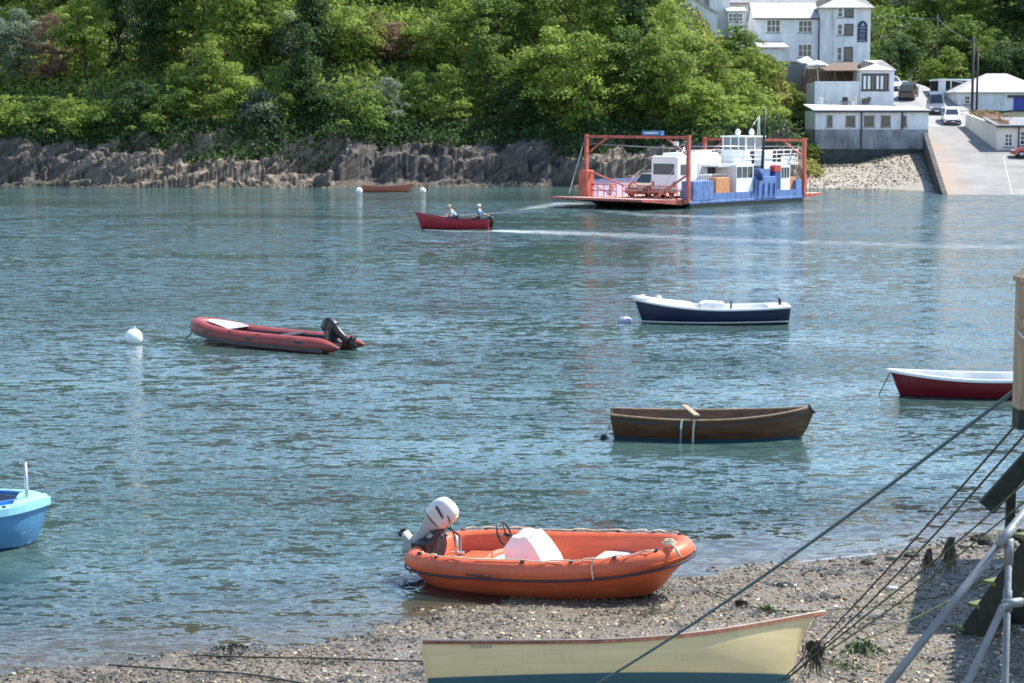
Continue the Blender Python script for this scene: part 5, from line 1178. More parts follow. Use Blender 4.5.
MB().ball((1.5, -.05, .58), (.12, .1, .08)).build('fender', M['boxwood'], o)
b = MB()
for k in (0, 1): b.tube([(1.4 + k * .16, -.74, .68), (1.4 + k * .16, -.74, .76)], .03, 8)
b.build('cleat', M['black'], o)
# --- red motorboat with two people
o = boat('motorboat', 'red open motorboat under way with two people aboard', 452, 228.6, 4.7, R(174), trim=R(-1.6))
f = lines(4.5, 1.65, .2, .58, .36, .05, .78, 2.2, .3, .05)
hull(o, f, hull_mat('red_topsides', (.36, .025, .04), (.06, .01, .02), .04, rough=.35, planks=7), mat('lining_red', (.34, .03, .05), .6), .0)
rail(o, f, mat('dark_red_rail', (.14, .01, .02), .4), .05, .05, 0)
for t in (.18, .48, .74): cross_seat(o, f, t, .28, .36, M['wood'])
outboard(o, (-2.34, 0, .34), R(4), .85, M['black'], M['black'], M['rubber'])
def in_boat(v): return o.matrix_basis @ Vector(v)
ln_ = M['white']
a_ = in_boat((-1.62, .0, .62)); person((a_.x, a_.y, a_.z), R(174), 'person in white cap and blue top steering at the stern of the red motorboat', mat('blue_top', (.10, .19, .38), .9), ln_, -.05, (.30, .26, .1), (-.42, -.22, .22))
a_ = in_boat((-.22, .0, .62)); person((a_.x, a_.y, a_.z), R(174 + 18), 'person in pale blue shirt and straw cap leaning forward amidships in the red motorboat', mat('pale_blue_shirt', (.40, .54, .76), .9), mat('straw', (.5, .42, .25), .9), .55, (.5, .2, .2), (.5, -.2, .2))
MB().tube([(-1.05, -.84, .66), (-1.2, -.86, .3), (-1.25, -.84, .12)], .06, 8).build('fender', M['white'], o)
MB().tube([(-.02, -.88, .66), (.02, -.88, .2)], .04, 8).build('fender', M['blue'], o)
# --- far boat and its two buoys
o = boat('rowing_boat', 'small faded red rowing boat moored close under the far rocks between two buoys', 388, 192, 4.4, R(4))
f = lines(4.4, 1.5, .2, .55, .25, .12, .7, 2.2, .2, .1)
hull(o, f, hull_mat('faded_red', (.42, .13, .08), (.2, .05, .03), .03, planks=8), mat('lining_tan', (.35, .2, .14), .6), 0); rail(o, f, mat('tan_rail', (.5, .3, .2), .6), .07, .06, 0)
for t in (.25, .55): cross_seat(o, f, t, .25, .33, M['wood'])
for px, lb, cc in ((359, 'white buoy at the left end of the faded red boat under the rocks', M['white']), (422.5, 'pinkish white buoy at the right end of the faded red boat under the rocks', mat('buoy_pink', (.72, .58, .52), .6))):
    p = on(px, 193, 0); o2 = thing('mooring_buoy', lb, 'buoy', (p.x, p.y, 0)); MB().ball((0, 0, .17), .3).build('float', cc, o2); MB().tube([(-.04, 0, .46), (0, 0, .53), (.04, 0, .46)], .02, 6).build('ring', M['steel'], o2)
# ------------------------------------------------------------------ orange dinghy on the shore
o = boat('dinghy', 'orange moulded dinghy with white console and pale outboard, aground at the water edge', 553, 589, 4.0, R(-27), z=.02, heel=R(4), trim=R(-4))
M['orange'] = hull_mat('sun_faded_orange_moulding', (.58, .105, .036), (.33, .06, .022), .02, rough=.5, var=.18, wear=.28, wear_col=(.62, .27, .16))
A_, B_ = 2.25, .95
def ring(ax, ay, z, dx=0, sh=1.0, n=72):
    out = []
    for k in range(n):
        q = 2 * math.pi * k / n; c, s = math.cos(q), math.sin(q)
        e1, e2 = (.95, .80) if c > 0 else (.42, .50)
        x = A_ * ax * abs(c) ** e1 * (1 if c > 0 else -1); y = B_ * ay * abs(s) ** e2 * (1 if s > 0 else -1)
        if c < 0: y *= 1 - .10 * (abs(c))
        x = x + dx; zz = z + sh * (.16 * max(0, x / A_) ** 2 + .03 * max(0, -x / A_) ** 2)
        out.append((x, y, zz))
    return out
zf, zt, zl = .38, .63, .16
b = MB(); b.smooth = True
outer = [ring(.60, .03, -.08, -.12, .1), ring(.70, .36, -.06, -.10, .15), ring(.79, .70, .02, -.07, .35), ring(.87, .88, .20, -.04, .7), ring(.945, .965, zf - .05, 0), ring(.975, .99, zf)]
top = [ring(.985, 1.0, zf + .02), ring(.992, 1.005, zf + .10), ring(.985, .99, zf + .17), ring(.955, .95, zt - .02), ring(.925, .89, zt), ring(.895, .84, zt - .004), ring(.875, .80, zt - .05)]
b.grid(outer + top, True); b.smooth = False; b.add(outer[0], [tuple(range(72))[::-1]]); b.build('hull', M['orange'], o, weld=True)
b = MB(); b.smooth = True
inner = [ring(.875, .80, zt - .05), ring(.855, .77, zt - .12), ring(.845, .75, zl + .18), ring(.82, .70, zl + .03), ring(.78, .64, zl, 0, .4), ring(.3, .2, zl, 0, .2)]
b.grid(inner, True); b.smooth = False; b.add(inner[-1], [tuple(range(72))]); b.build('lining', M['orange'], o, fix=False)
MB().sweep(ring(.995, 1.012, zf - .005), .035, .034, True).build('fender_strip', mat('fender_rubber', (.03, .02, .032), .55), o, bevel=.012)
# groove above the strip, moulded step in the inner side
MB().sweep(ring(.997, 1.008, zf + .075), .016, .02, True).build('moulding', M['orange'], o, bevel=.006)
# aft seat moulding and partition
b = MB(); b.smooth = True
rows = []
for k in range(13):
    q = -1 + 2 * k / 12; rows.append([(-1.02 - .30 * (1 - q * q) * 0 + .16 * q * q, q * .62, z_) for z_ in (zl, .38, .50 - .08 * q * q)])
b.grid(rows); b.build('partition', M['orange'], o, solid=.05, fix=False)
MB().b2(-1.62, -1.08, -.55, .55, .33, .37).build('aft_floor', M['orange'], o, bevel=.01)
MB().b2(-.98, -.62, -.50, .50, .34, .40).build('aft_seat', M['white'], o, bevel=.02)
MB().b2(.62, 1.05, -.60, .60, .37, .42).build('thwart', mat('thwart_white', (.72, .70, .74), .5), o, bevel=.02)
# console under a pale canvas cover
b = MB(); x0 = -.30
rows = [[(x0 + cx + dx * sx_, y_, z_) for sx_, y_ in ((-1, -w_), (-.3, -w_ - .02), (.4, -w_ + .01), (1, -w_), (1.04, 0), (1, w_), (0, w_ + .02), (-1, w_), (-1.03, 0))] for z_, cx, dx, w_ in ((zl + .02, .06, .36, .31), (.45, .02, .31, .30), (.66, -.03, .25, .27), (.80, -.05, .17, .23), (.82, .03, .06, .17))]
gj = random.Random(12); rows = [[(x + gj.uniform(-.045, .045) * (i > 0), y + gj.uniform(-.035, .035) * (i > 0), z + gj.uniform(-.035, .035) * (i > 0)) for x, y, z in r_] for i, r_ in enumerate(rows)]
b.smooth = False; b.grid(rows, True); b.add(rows[-1], [tuple(range(9))]); b.build('console', mat('canvas_cover', (.76, .70, .68), .8, var=.06, scale=4, bump=.5, bscale=7), o, fix=True, bevel=.03)
b = MB(); wc = Vector((x0 - .46, .06, .78)); T_ = Matrix.Translation(wc) @ Matrix.Rotation(R(72), 4, 'Y')
pts = [T_ @ Vector((.185 * math.cos(2 * math.pi * k / 28), .185 * math.sin(2 * math.pi * k / 28), 0)) for k in range(29)]; b.tube(pts, .016, 7, False)
for k in range(3): a_ = 2 * math.pi * k / 3 + .5; b.tube([T_ @ Vector((0, 0, .02)), T_ @ Vector((.18 * math.cos(a_), .18 * math.sin(a_), 0))], .012, 6)
b.tube([wc, wc + Vector((.2, 0, -.05))], .025, 8); b.build('steering_wheel', M['black'], o, fix=False)
M['cowl_pale'] = mat('pale_grey_cowl', (.52, .52, .50), .35, var=.08, coat=.3)
m_ = outboard(o, (-1.93, .02, .93), R(48), .84, M['cowl_pale'], mat('grey_leg', (.36, .37, .35), .45), mat('motor_detail', (.03, .03, .045), .5))
pa = MB(); pa.add([(.262, -.06, .30), (.262, .06, .30), (.245, .05, .46), (.245, -.05, .46)], [(0, 1, 2, 3)]); pa.add([(.02, -.07, .568), (.16, -.06, .545), (.16, .06, .545), (.02, .07, .568)], [(0, 1, 2, 3)])
pa.build('warning_sticker', mat('yellow_sticker', (.72, .68, .25), .5), m_, solid=-.012)
MB().b2(-2.16, -1.9, -.33, .33, .3, .70).build('transom_pad', M['steel_black'], o, bevel=.015)
b = MB(); b.tube([(-1.75, .1, .85), (-1.5, .02, .75), (-1.35, -.25, .62), (-1.30, -.42, .55)], .016, 6); b.tube([(-1.72, -.06, .9), (-1.6, -.1, 1.08), (-1.52, -.12, .8), (-1.45, -.2, .62)], .012, 6); b.build('cable', M['black'], o, fix=False)
b = MB(); b.tube([(-1.28, -.52, .60), (-1.26, -.50, .72), (-1.27, -.48, .88)], .02, 8); b.box((-1.27, -.50, .63), (.22, .06, .03)); b.build('grab_post', M['steel'], o)
# looped lifelines along both gunwales, painter on the bow
def gun(u, side, dz=0): # u along the rail
    r_ = ring(.93, .93, zt); n = len(r_); k = int(u * n / 2) % n; p = Vector(r_[k]); p.y = abs(p.y) * side; p.z += dz; return p
for side in (-1, 1):
    pts = [gun(.16 + .6 * k / 40, side, .012 + .018 * abs(math.sin(k * .62))) + Vector((0, .035 * side * math.sin(k * 1.24), 0)) for k in range(41)]
    MB().tube(pts, .011, 5).build('lifeline', M['rope_tan'], o, fix=False)
for side in (-1, 1):
    for k in range(0, 41, 8): p = gun(.16 + .6 * k / 40, side, .01); MB().box(p, (.05, .05, .03)).build('lifeline_cleat', M['black'], o)
rope([gun(.34, -1, .02) + Vector((0, -.02, 0)), gun(.34, -1, -.10) + Vector((0, -.10, 0)), gun(.34, -1, -.25) + Vector((.02, -.11, 0))], .013, M['rope_tan'], None, name='rope_tail', parent=o, n=6)
cl = gun(.10, -1, .03)
b = MB(); b.tube([cl + Vector((-.1, .1, .0)), cl + Vector((.04, -.02, .05)), cl + Vector((.14, -.06, -.02)), cl + Vector((.22, -.1, -.14))], .02, 6)
for k in range(3): b.tube([cl + Vector((.02 + (.10 - .02 * k) * math.cos(q), .02 + (.075 - .015 * k) * math.sin(q), .025 + .02 * k)) for q in [2 * math.pi * i / 16 for i in range(17)]], .013, 5, False)
b.build('painter_coil', M['rope_tan'], o, fix=False)
MB().tube([(-.9, -.97, .44), (-.5, -1.0, .43)], .012, 5).build('hull_cleat', M['black'], o)
ob = o
# ------------------------------------------------------------------ cream rowing boat, heeled away from us
o = boat('rowing_boat', 'cream painted wooden rowing boat with brown gunwale and teal bottom, heeled over on the shingle', 0, 0, 4.5, R(3.5), heel=R(-21))
o.location = (1.22, 21.45, .785)
f = lines(4.27, 1.62, .42, .35, .36, .05, .66, 2.2, .28, .10, rocker=.1)
M['hull_cream'] = hull_mat('cream_topsides', (.62, .49, .25), (.02, .085, .105), .015, rough=.5, planks=7.5, var=.08, wear=.3, wear_col=(.33, .27, .17))
hull(o, f, M['hull_cream'], mat('cream_lining', (.45, .38, .25), .6), -.2)
rail(o, f, mat('brown_gunwale', (.20, .07, .03), .5, var=.4, scale=4, streak=(6, 6, 1)), .035, .036, -.012, out=.012)
rail(o, f, mat('cream_rail_top', (.60, .46, .36), .5), .045, .014, .014, name='rail_cap', out=.008)
for t in (.2, .5, .75): cross_seat(o, f, t, .24, .2, M['wood'])
b = MB()
for k in range(7): t = .11 + k * .007; p = f[0](t, -.94); q = f[0](t, -.915); b.add([p + Vector((-.006, -.004, .012)), p + Vector((.008, -.004, .012)), q + Vector((.009, -.004, 0)), q + Vector((-.005, -.004, 0))], [(0, 1, 2, 3)])
b.build('faded_lettering', mat('faded_letter', (.22, .2, .16), .7), o, solid=.002)
# ------------------------------------------------------------------ jetty pieces on the right
ROPES = 'lines running down to the shore'
def gz(p): return beach_z(p.x, p.y)
o = thing('timber_landing', 'pale weathered timber newel post of a landing at the right edge', 'landing', (3.07, 12.0, 0))
zc_, zd = at(1020, 283, 12).z, at(1020, 430, 12).z
b = MB(); b.b2(0, .16, 0, .16, zd + .12, zc_); b.build('newel_post', M['pale_wood'], o, bevel=.008)
b = MB(); b.b2(-.012, .172, -.012, .172, zc_ + .002, zc_ + .035); b.add([(-.005, -.005, zc_ + .035), (.165, -.005, zc_ + .035), (.165, .165, zc_ + .035), (-.005, .165, zc_ + .035), (.08, .08, zc_ + .13)], [(0, 1, 4), (1, 2, 4), (2, 3, 4), (3, 0, 4)]); b.build('post_cap', M['pale_wood'], o)
MB().b2(.003, .157, .003, .157, zd, zd + .12).build('post_foot', M['tarred'], o)
MB().bar((-.03, -.05, at(1012, 325, 12).z), (1.2, -.7, at(1012, 325, 12).z + .5), .05, .05).build('handrail', M['pale_wood'], o, bevel=.01)
MB().tube([(-.02, -.05, at(1012, 330, 12).z), (-.005, -.05, at(1012, 337, 12).z), (.03, -.03, at(1012, 336, 12).z)], .009, 6).build('hook', M['steel'], o)
b = MB()
for k in range(15): b.b2(.35, 3.2, -3.9 + k * .28, -3.9 + k * .28 + .25, zd + .02, zd + .07)
b.build('deck', M['pale_wood'], o)
MB().b2(.165, 3.1, .02, .14, zd - .02, zd + .016).build('joist', M['tarred'], o)
for x_, y_ in ((.75, .0), (3.0, .0), (.75, -3.7), (3.0, -3.7)): MB().b2(x_, x_ + .2, y_ - .1, y_ + .1, -.2, zd + .015).build('leg', M['tarred'], o)
# shore steps
p0 = on(956, 633, .28); d = Vector((.56, -.70, 0)).normalized(); wv = Vector((d.y, -d.x, 0)) * -1; rise = 1.42
o = thing('shore_steps', 'dark weedy timber steps rising from the shingle at the right', 'steps', p0)
def sp_(a, w_, dz=0): return d * a + wv * w_ + Vector((0, 0, a * rise + dz))
for w_ in (0, .95):
    b = MB(); v = [sp_(-.1, w_, -.05), sp_(3.2, w_, -.05), sp_(3.2, w_, -.62), sp_(-.1 + .28, w_, -.75)]
    b.add([p - wv * .03 for p in v] + [p + wv * .03 for p in v], [(0, 1, 2, 3), (7, 6, 5, 4), (0, 4, 5, 1), (1, 5, 6, 2), (2, 6, 7, 3), (3, 7, 4, 0)]); b.build('stringer', M['tarred'], o)
for k in range(13):
    a_ = .06 + k * .24; c = sp_(a_, .46, .0); b = MB(); T_ = Matrix.Translation(c) @ Matrix(((d.x, wv.x, 0, 0), (d.y, wv.y, 0, 0), (0, 0, 1, 0), (0, 0, 0, 1)))
    b.box((0, 0, 0), (.20, 1.0, .05), 0, T_); b.build('tread', mat('green_tread', (.09, .115, .03), .7, var=.4, scale=9) if 'green_tread' not in bpy.data.materials else bpy.data.materials['green_tread'], o)
p1 = on(1008, 592, .3)
o = thing('jetty_frame', 'dark tarred post and raking beam of the jetty beside the weedy steps', 'jetty', p1)
zt_ = at(1008, 472, p1.y).z - p1.z
MB().b2(-.06, .06, -.06, .06, -.6, zt_).build('post', M['tarred'], o, bevel=.01)
a_, c_ = at(986, 508, p1.y - .1) - p1, at(1040, 448, p1.y - .1) - p1
MB().bar(a_, c_, .1, .25).build('beam', M['tarred'], o)
MB().bar(c_, c_ + Vector((2.2, .1, 2.2)), .1, .25).build('beam', M['tarred'], o)
xk, zk_ = 8.75 - p1.x, 4.8 - p1.z
b = MB()
v = [(8.15, 26.6), (9.6, 31.9), (14, 31.9), (14, 26.6)]
b.add([(x - p1.x, y - p1.y, zk_ + h) for h in (0, .12) for x, y in v], [(0, 1, 2, 3), (7, 6, 5, 4), (0, 4, 5, 1), (1, 5, 6, 2), (2, 6, 7, 3), (3, 7, 4, 0)])
b.build('walkway', M['weedwood'], o)
for x, y in ((9.7, 28), (9.9, 31), (13.5, 28), (13.5, 31)): MB().b2(x - p1.x, x + .16 - p1.x, y - p1.y, y + .16 - p1.y, -.6, zk_ - .002).build('leg', M['tarred'], o)
# galvanised pipe railing
o = thing('pipe_railing', 'galvanised steel pipe handrail with upright and lower rail in the near right corner', 'railing', at(1010, 700, 9.0))
q0 = o.location; rr_ = .018
e1, e2 = at(1075, 448, 9.3) - q0, at(858, 723, 8.7) - q0
MB().tube([e2, e1], rr_ * 1.08, 14).build('handrail', M['galv'], o, fix=False)
u1 = at(1009, 545, 9.05) - q0
MB().tube([u1 + Vector((0, 0, -2.2)), u1 + Vector((0, 0, .0))], rr_ * .92, 12).build('upright', M['galv'], o, fix=False)
b = MB(); b.tube([u1 + Vector((0, 0, -.09)), u1 + Vector((0, 0, .03))], rr_ * 1.2, 14); b.tube([u1 + (e1 - e2).normalized() * -.05 + Vector((-.02, 0, .035)), u1 + (e1 - e2).normalized() * .07 + Vector((-.02, 0, .035))], rr_ * 1.22, 14); b.build('clamp', M['galv'], o, fix=False)
lw = [at(1060, 596, 9.02) - q0, at(1022, 602, 9.0) - q0, at(1004, 606, 8.98) - q0, at(996, 622, 8.97) - q0, at(950, 720, 8.9) - q0]
MB().tube(smoothp(lw, 5), rr_ * .95, 12).build('lower_rail', M['galv'], o, fix=False)
b = MB(); c = at(1009, 604, 8.99) - q0; b.tube([c + Vector((-.03, 0, -.0)), c + Vector((.06, 0, .01))], rr_ * 1.2, 12); c2 = u1.copy(); c2.z = c.z; b.tube([c2 + Vector((0, 0, -.05)), c2 + Vector((0, 0, .05))], rr_ * 1.2, 12); b.build('tee_joint', M['galv'], o, fix=False)
# ropes
endA = on(768, 694, .38)
rope([at(1036, 374, 12.1), on(540, 716, .55)], .0125, M['rope_teal'], 'thick teal mooring rope stretched tight across the view in front of the cream boat', .12)
rope([at(1034, 404, 12.4), endA], .0085, M['rope_dark'], 'upper one of the two thin dark ropes running side by side to the cream bow', .05)
rope([at(1034, 424, 12.6), endA + Vector((.05, .1, 0))], .0085, M['rope_dark'], 'lower one of the two thin dark ropes running side by side to the cream bow', .10)
rg = [at(1034, 474, 19), at(1000, 505, 20), at(950, 548, 21.0), at(880, 604, 21.6), endA + Vector((.1, .2, 0))]
rope(smoothp(rg, 6), .010, M['rope_green'], 'sagging weedy rope with rags of weed hanging from it', 0, 2)
rg2 = [at(1034, 494, 19.2), at(980, 538, 20.2), at(900, 602, 21.4), at(830, 650, 21.8)]
rope(smoothp(rg2, 6), .009, M['rope_green'], 'thin weedy rope running just under the sagging one', 0, 2)
def ground_line(pp, lift=.02): return [Vector((q.x, q.y, gz(q) + lift)) for q in [on(px, py, .2) for px, py in pp]]
rope(smoothp(ground_line([(700, 580), (740, 604), (790, 612), (850, 611), (900, 606), (960, 592), (1030, 566)]), 6), .009, M['rope_green'], 'green weedy rope lying on the shingle behind the cream bow', 0, 2)
rope([on(862, 640, .5), on(1004, 566, 1.0)], .010, M['rope_green'], 'bright green weedy line from the weed heap up to the steps', .08)
rope([on(862, 640, .5), on(835, 613, .25)], .006, M['rope_green'], 'short thin line from the weed heap toward the cream bow', .02)
rope([on(858, 640, .5), on(832, 664, .35)], .007, M['rope_green'], 'short weedy line running down from the weed heap', .02)
rope(smoothp(ground_line([(108, 652), (180, 660), (250, 670), (345, 690)], .03), 6), .014, M['rope_dark'], 'dark rope lying along the lower left shingle', 0, 2)
rope(smoothp(ground_line([(194, 643), (250, 648), (330, 652), (425, 660)], .03), 6), .012, M['rope_dark'], 'weedy rope lying on the shingle left of the cream stern', 0, 2)
def weed(name, p, w_, h, n, m, label, seed, hang=False):
    g = np.random.default_rng(seed); V = []; k = 0
    for _ in range(n):
        a = g.normal(0, 1, 2) * w_ * .45; L = h * g.uniform(.2, 1.1) ** 1.2; x, y = p.x + a[0], p.y + a[1] * .7
        z = p.z - g.uniform(0, .4) * h if hang else p.z + g.uniform(0, h * .5) * math.exp(-(a[0] / w_) ** 2 * 3)
        dx, dy = g.normal(0, .25, 2) * L; pts = [np.array((x, y, z)), np.array((x + dx * .4, y + dy * .4, z - L * .5 if hang else z + L * .12)), np.array((x + dx, y + dy, z - L if hang else max(beach_z(x + dx, y + dy) + .01, z - L * .5)))]
        s = np.array((math.cos(k), math.sin(k) * .6, .2)) * (g.uniform(.005, .012) if hang else g.uniform(.008, .02)); k += 1
        V += [pts[0] - s, pts[0] + s, pts[1] + s, pts[1] - s, pts[1] - s, pts[1] + s, pts[2] + s * .4, pts[2] - s * .4]
    V = np.array(V); o = np_mesh(name, V, np.arange(len(V)).reshape(-1, 4), m); return tag(o, label, 'seaweed')
weed('seaweed_clump', at(815, 640, 21.9), .11, .30, 120, M['weed'], 'brown bladder weed hanging from the two ropes beside the cream bow', 1, True)
weed('seaweed_clump', on(862, 652, .32), .30, .26, 260, M['weed_green'], 'green weed heap on the shingle left of the pipe handrail', 2)
weed('seaweed_clump', on(848, 668, .35), .5, .12, 260, M['weed_green'], 'flat green weed spread below the weed heap', 12)
weed('seaweed_clump', at(950, 536, 21.2), .045, .34, 110, M['weed'], 'longer dark rag of weed hanging from the sagging rope', 3, True)
weed('seaweed_clump', at(929, 548, 21.3), .035, .22, 70, M['weed'], 'shorter dark rag of weed hanging from the sagging rope', 4, True)
weed('seaweed_clump', on(741, 604, .2), .12, .16, 90, M['weed'], 'small dark weed tuft on the green rope behind the cream boat, left of a pair', 5)
weed('seaweed_clump', on(766, 611, .2), .16, .14, 110, M['weed_green'], 'small green weed tuft on the green rope behind the cream boat, right of a pair', 6)
weed('seaweed_clump', on(232, 648, .1), .3, .08, 130, M['weed'], 'brown weed patch on the rope at the lower left shore', 7)
# stones big enough to count, by the waterline at the right
def boulder(px, py, s, label, seed, m):
    p = on(px, py, .15); b = MB(); b.smooth = False; g = random.Random(seed); rows = []
    for i in range(7):
        ph = math.pi * (i + .05) / 6.1; rows.append([])
        for k in range(11):
            th = 2 * math.pi * k / 11; r_ = 1 + .55 * noise.noise(Vector((math.cos(th) * 1.3 + seed * 3, math.sin(th) * 1.3, math.cos(ph) * 1.3)))
            rows[-1].append((s[0] * r_ * math.sin(ph) * math.cos(th), s[1] * r_ * math.sin(ph) * math.sin(th), -s[2] * r_ * math.cos(ph)))
    b.grid(rows, True); b.add(rows[0], [tuple(range(11))[::-1]]); b.add(rows[-1], [tuple(range(11))])
    tag(b.build('rock', m, loc=(p.x, p.y, gz(p) + s[2] * .3)), label, 'rock', 'rocks at the waterline')
for i, (px, py, s) in enumerate(((868, 558, .10), (893, 553, .13), (912, 551, .12), (968, 541, .17), (985, 536, .22), (1004, 541, .2), (1018, 533, .25), (1000, 552, .16))):
    boulder(px, py, (s, s * .8, s * .5), 'dark weedy rock, %s from left in the row along the right waterline' % ORD[i], i, M['stone'] if i % 2 else M['weedwood'])
boulder(784, 583, (.17, .10, .05), 'flat dark stone lying alone on the shingle above the cream bow', 21, M['steel_black'])
boulder(892, 590, (.10, .07, .05), 'pale grey stone lying alone under the two thin ropes', 22, M['slate'])
# torn weed strewn over the shingle
g = np.random.default_rng(91); V = []; n = 0
while n < 1500:
    x, y = g.uniform(-8, 9), g.uniform(22, 32.5); z = beach_z(x, y)
    if z < -.01 or noise.noise(Vector((x * .7, y * 1.5, 40))) < .12 + g.uniform(-.1, .3): continue
    a = g.uniform(0, 6.28); L = g.uniform(.03, .13); dv = np.array((math.cos(a) * L, math.sin(a) * L, .012)); sv = np.array((-math.sin(a), math.cos(a), 0)) * g.uniform(.006, .022); p = np.array((x, y, z + .035))
    V += [p - dv - sv, p - dv + sv, p + dv + sv, p + dv - sv]; n += 1
V = np.array(V); tag(np_mesh('seaweed_litter', V, np.arange(len(V)).reshape(-1, 4), M['weed']), kind='stuff')
# ------------------------------------------------------------------ the car ferry
AF = R(48); P0 = Vector((12.75, 145.0, 0))
fr = thing('car_ferry', 'orange and blue car ferry with red gantries and a white wheelhouse, carrying a white van', 'ferry', P0, AF)
LF, WF = 14.9, 9.6; DZ = .62
def fl(px, py, y=0.0, x=None):      # local x,z on the near side seen at this place of the photograph
    d = ray(px, py); ca, sa = math.cos(AF), math.sin(AF)
    # camera line (k*d) crossed with the plane of local y
    n = Vector((-sa, ca, 0)); k = (P0.dot(n) + y) / d.dot(n); p = d * k; q = p - P0
    return (q.x * ca + q.y * sa, p.z + CZ)
b = MB(); b.add([(-.3, .25, DZ - .25), (LF + .3, .25, DZ - .25), (LF + .3, WF - .25, DZ - .25), (-.3, WF - .25, DZ - .25), (1.6, .9, -.4), (LF - 1.6, .9, -.4), (LF - 1.6, WF - .9, -.4), (1.6, WF - .9, -.4)],
               [(3, 2, 1, 0), (4, 5, 6, 7), (0, 1, 5, 4), (1, 2, 6, 5), (2, 3, 7, 6), (3, 0, 4, 7)]); b.build('hull', M['steel_black'], fr)
MB().b2(-.3, LF + .3, .02, WF, DZ - .248, DZ).build('deck', M['deck'], fr)
MB().b2(-.34, -.302, .05, WF - .05, DZ - .3, DZ + .05).build('deck_edge', M['oranger'], fr)
# ramps at both ends
def ramp(x0, s, L_, z1, name):
    t_ = .16
    v = [(x0, .25, DZ), (x0 + s * L_, .5, z1), (x0 + s * L_, WF - .5, z1), (x0, WF - .25, DZ)]
    b = MB(); b.add(v + [(x, y, z - t_ * (2.2 if i in (0, 3) else 1)) for i, (x, y, z) in enumerate(v)], [(0, 1, 2, 3), (7, 6, 5, 4)]); b.m = 1; b.add(v + [(x, y, z - t_ * (2.2 if i in (0, 3) else 1)) for i, (x, y, z) in enumerate(v)], [(0, 4, 5, 1), (1, 5, 6, 2), (2, 6, 7, 3), (3, 7, 4, 0)])
    r_ = b.build(name, [mat('ramp_tread_' + name, (.55, .36, .31), .8, var=.25, scale=1.3), M['oranger']], fr)
    return r_
rp = ramp(-.35, -1, 4.4, .80, 'boarding_ramp'); ramp(LF + .35, 1, 3.0, .62, 'boarding_ramp')
b = MB(); g_ = random.Random(2)
for k in range(6):                      # worn white stencilled marks on the near corner of the ramp
    y_ = .6 + k * .52; x_ = -.95
    if k in (0, 1): b.b2(x_ - .3, x_ + .3, y_ - .2, y_ - .08, DZ + .028, DZ + .032); b.b2(x_ - .3, x_ + .3, y_ + .08, y_ + .2, DZ + .028, DZ + .032); b.b2(x_ - .05, x_ + .05, y_ - .08, y_ + .08, DZ + .028, DZ + .032)
    else: b.b2(x_ - .3, x_ + .3, y_ - .07, y_ + .07, DZ + .029, DZ + .033)
b.build('stencil_marks', M['white'], rp)
# gantries
def gantry(x, top, sign):
    for y in (0.0, WF): o = MB().b2(x - .12, x + .12, y - .12, y + .12, DZ - .2, top + .15).build('gantry_post', M['oranger'], fr)
    bm_ = MB(); bm_.b2(x - .1, x + .1, .152, WF - .152, top - .12, top + .08); bm_.build('gantry_beam', M['oranger'], fr)
    for y, s in ((.16, 1), (WF - .16, -1)): MB().bar((x, y, top - 1.25), (x, y + s * 1.75, top - .13), .1, .12).build('knee_brace', M['oranger'], fr)
    return o
gantry(0, 5.15, -1); gantry(LF, 4.8, 1)
MB().bar((-.02, WF - .2, DZ + 1.95), (-.1, WF - 3.6, DZ + .95), .11).build('lower_brace', M['oranger'], fr); MB().bar((-.02, .2, DZ + 1.75), (-.2, 2.9, DZ + .1), .13).build('lower_brace', M['oranger'], fr)
b = MB(); b.b2(-.5, .35, WF - .45, WF + .35, DZ, DZ + 2.0); b.build('hinge_housing', M['oranger'], fr, bevel=.04)
b = MB(); b.tube([(-.05, WF + .1, 5.0), (-2.6, WF - .5, .95)], .035, 6); b.tube([(-.05, .0, 5.0), (-2.6, .55, .95)], .02, 6); b.tube([(0, .2, 4.5), (LF, .2, 4.3)], .03, 6); b.tube([(0, WF, 4.6), (0, .1, 4.3)], .03, 6); b.build('stay_cable', M['steel'], fr, fix=False)
sg = MB().b2(-.2, .2, 2.4, 4.15, 5.26, 5.6).build('route_sign', mat('sign_blue', (.05, .14, .36), .5), fr)
b = MB(); g_ = random.Random(5); y_ = 2.65
while y_ < 3.9: l_ = g_.uniform(.1, .16); b.b2(-.215, -.203, y_, y_ + l_, 5.37, 5.50); y_ += l_ + .05
b.build('lettering', M['white'], sg)
MB().b2(-.2, .0, .9, 1.2, 4.55, 4.85).build('floodlight', M['white'], fr)
# far bulwark, inside seen between the posts
MB().b2(.2, LF - .2, WF - .12, WF, DZ, DZ + 1.15).build('far_bulwark', M['lilac'], fr)
MB().b2(.2, LF - .2, WF - .2, WF + .05, DZ + 1.153, DZ + 1.25).build('far_rail', M['blue'], fr)
# red tube gates at the front end
for y0, y1 in ((6.6, 9.0), (4.9, 6.0), (.9, 4.6)):
    b = MB()
    for z_ in (.5, .95): b.tube([(-.12, y0, DZ + z_), (-.12, y1, DZ + z_)], .045, 6)
    n = max(2, int((y1 - y0) / .5))
    for k in range(n + 1): y_ = y0 + (y1 - y0) * k / n; b.tube([(-.12, y_, DZ), (-.12, y_, DZ + .96)], .035, 6)
    b.tube([(-.12, y0, DZ + .05), (-.12, y1, DZ + .95)], .035, 6); b.build('gate', M['oranger'], fr, fix=False)
b = MB(); b.tube([(-.2 + .0, 4.9 + .42 * math.cos(q), DZ + .75 + .42 * math.sin(q)) for q in [2 * math.pi * k / 18 for k in range(19)]], .07, 6, False); b.build('lifebuoy', M['oranger'], fr, fix=False)
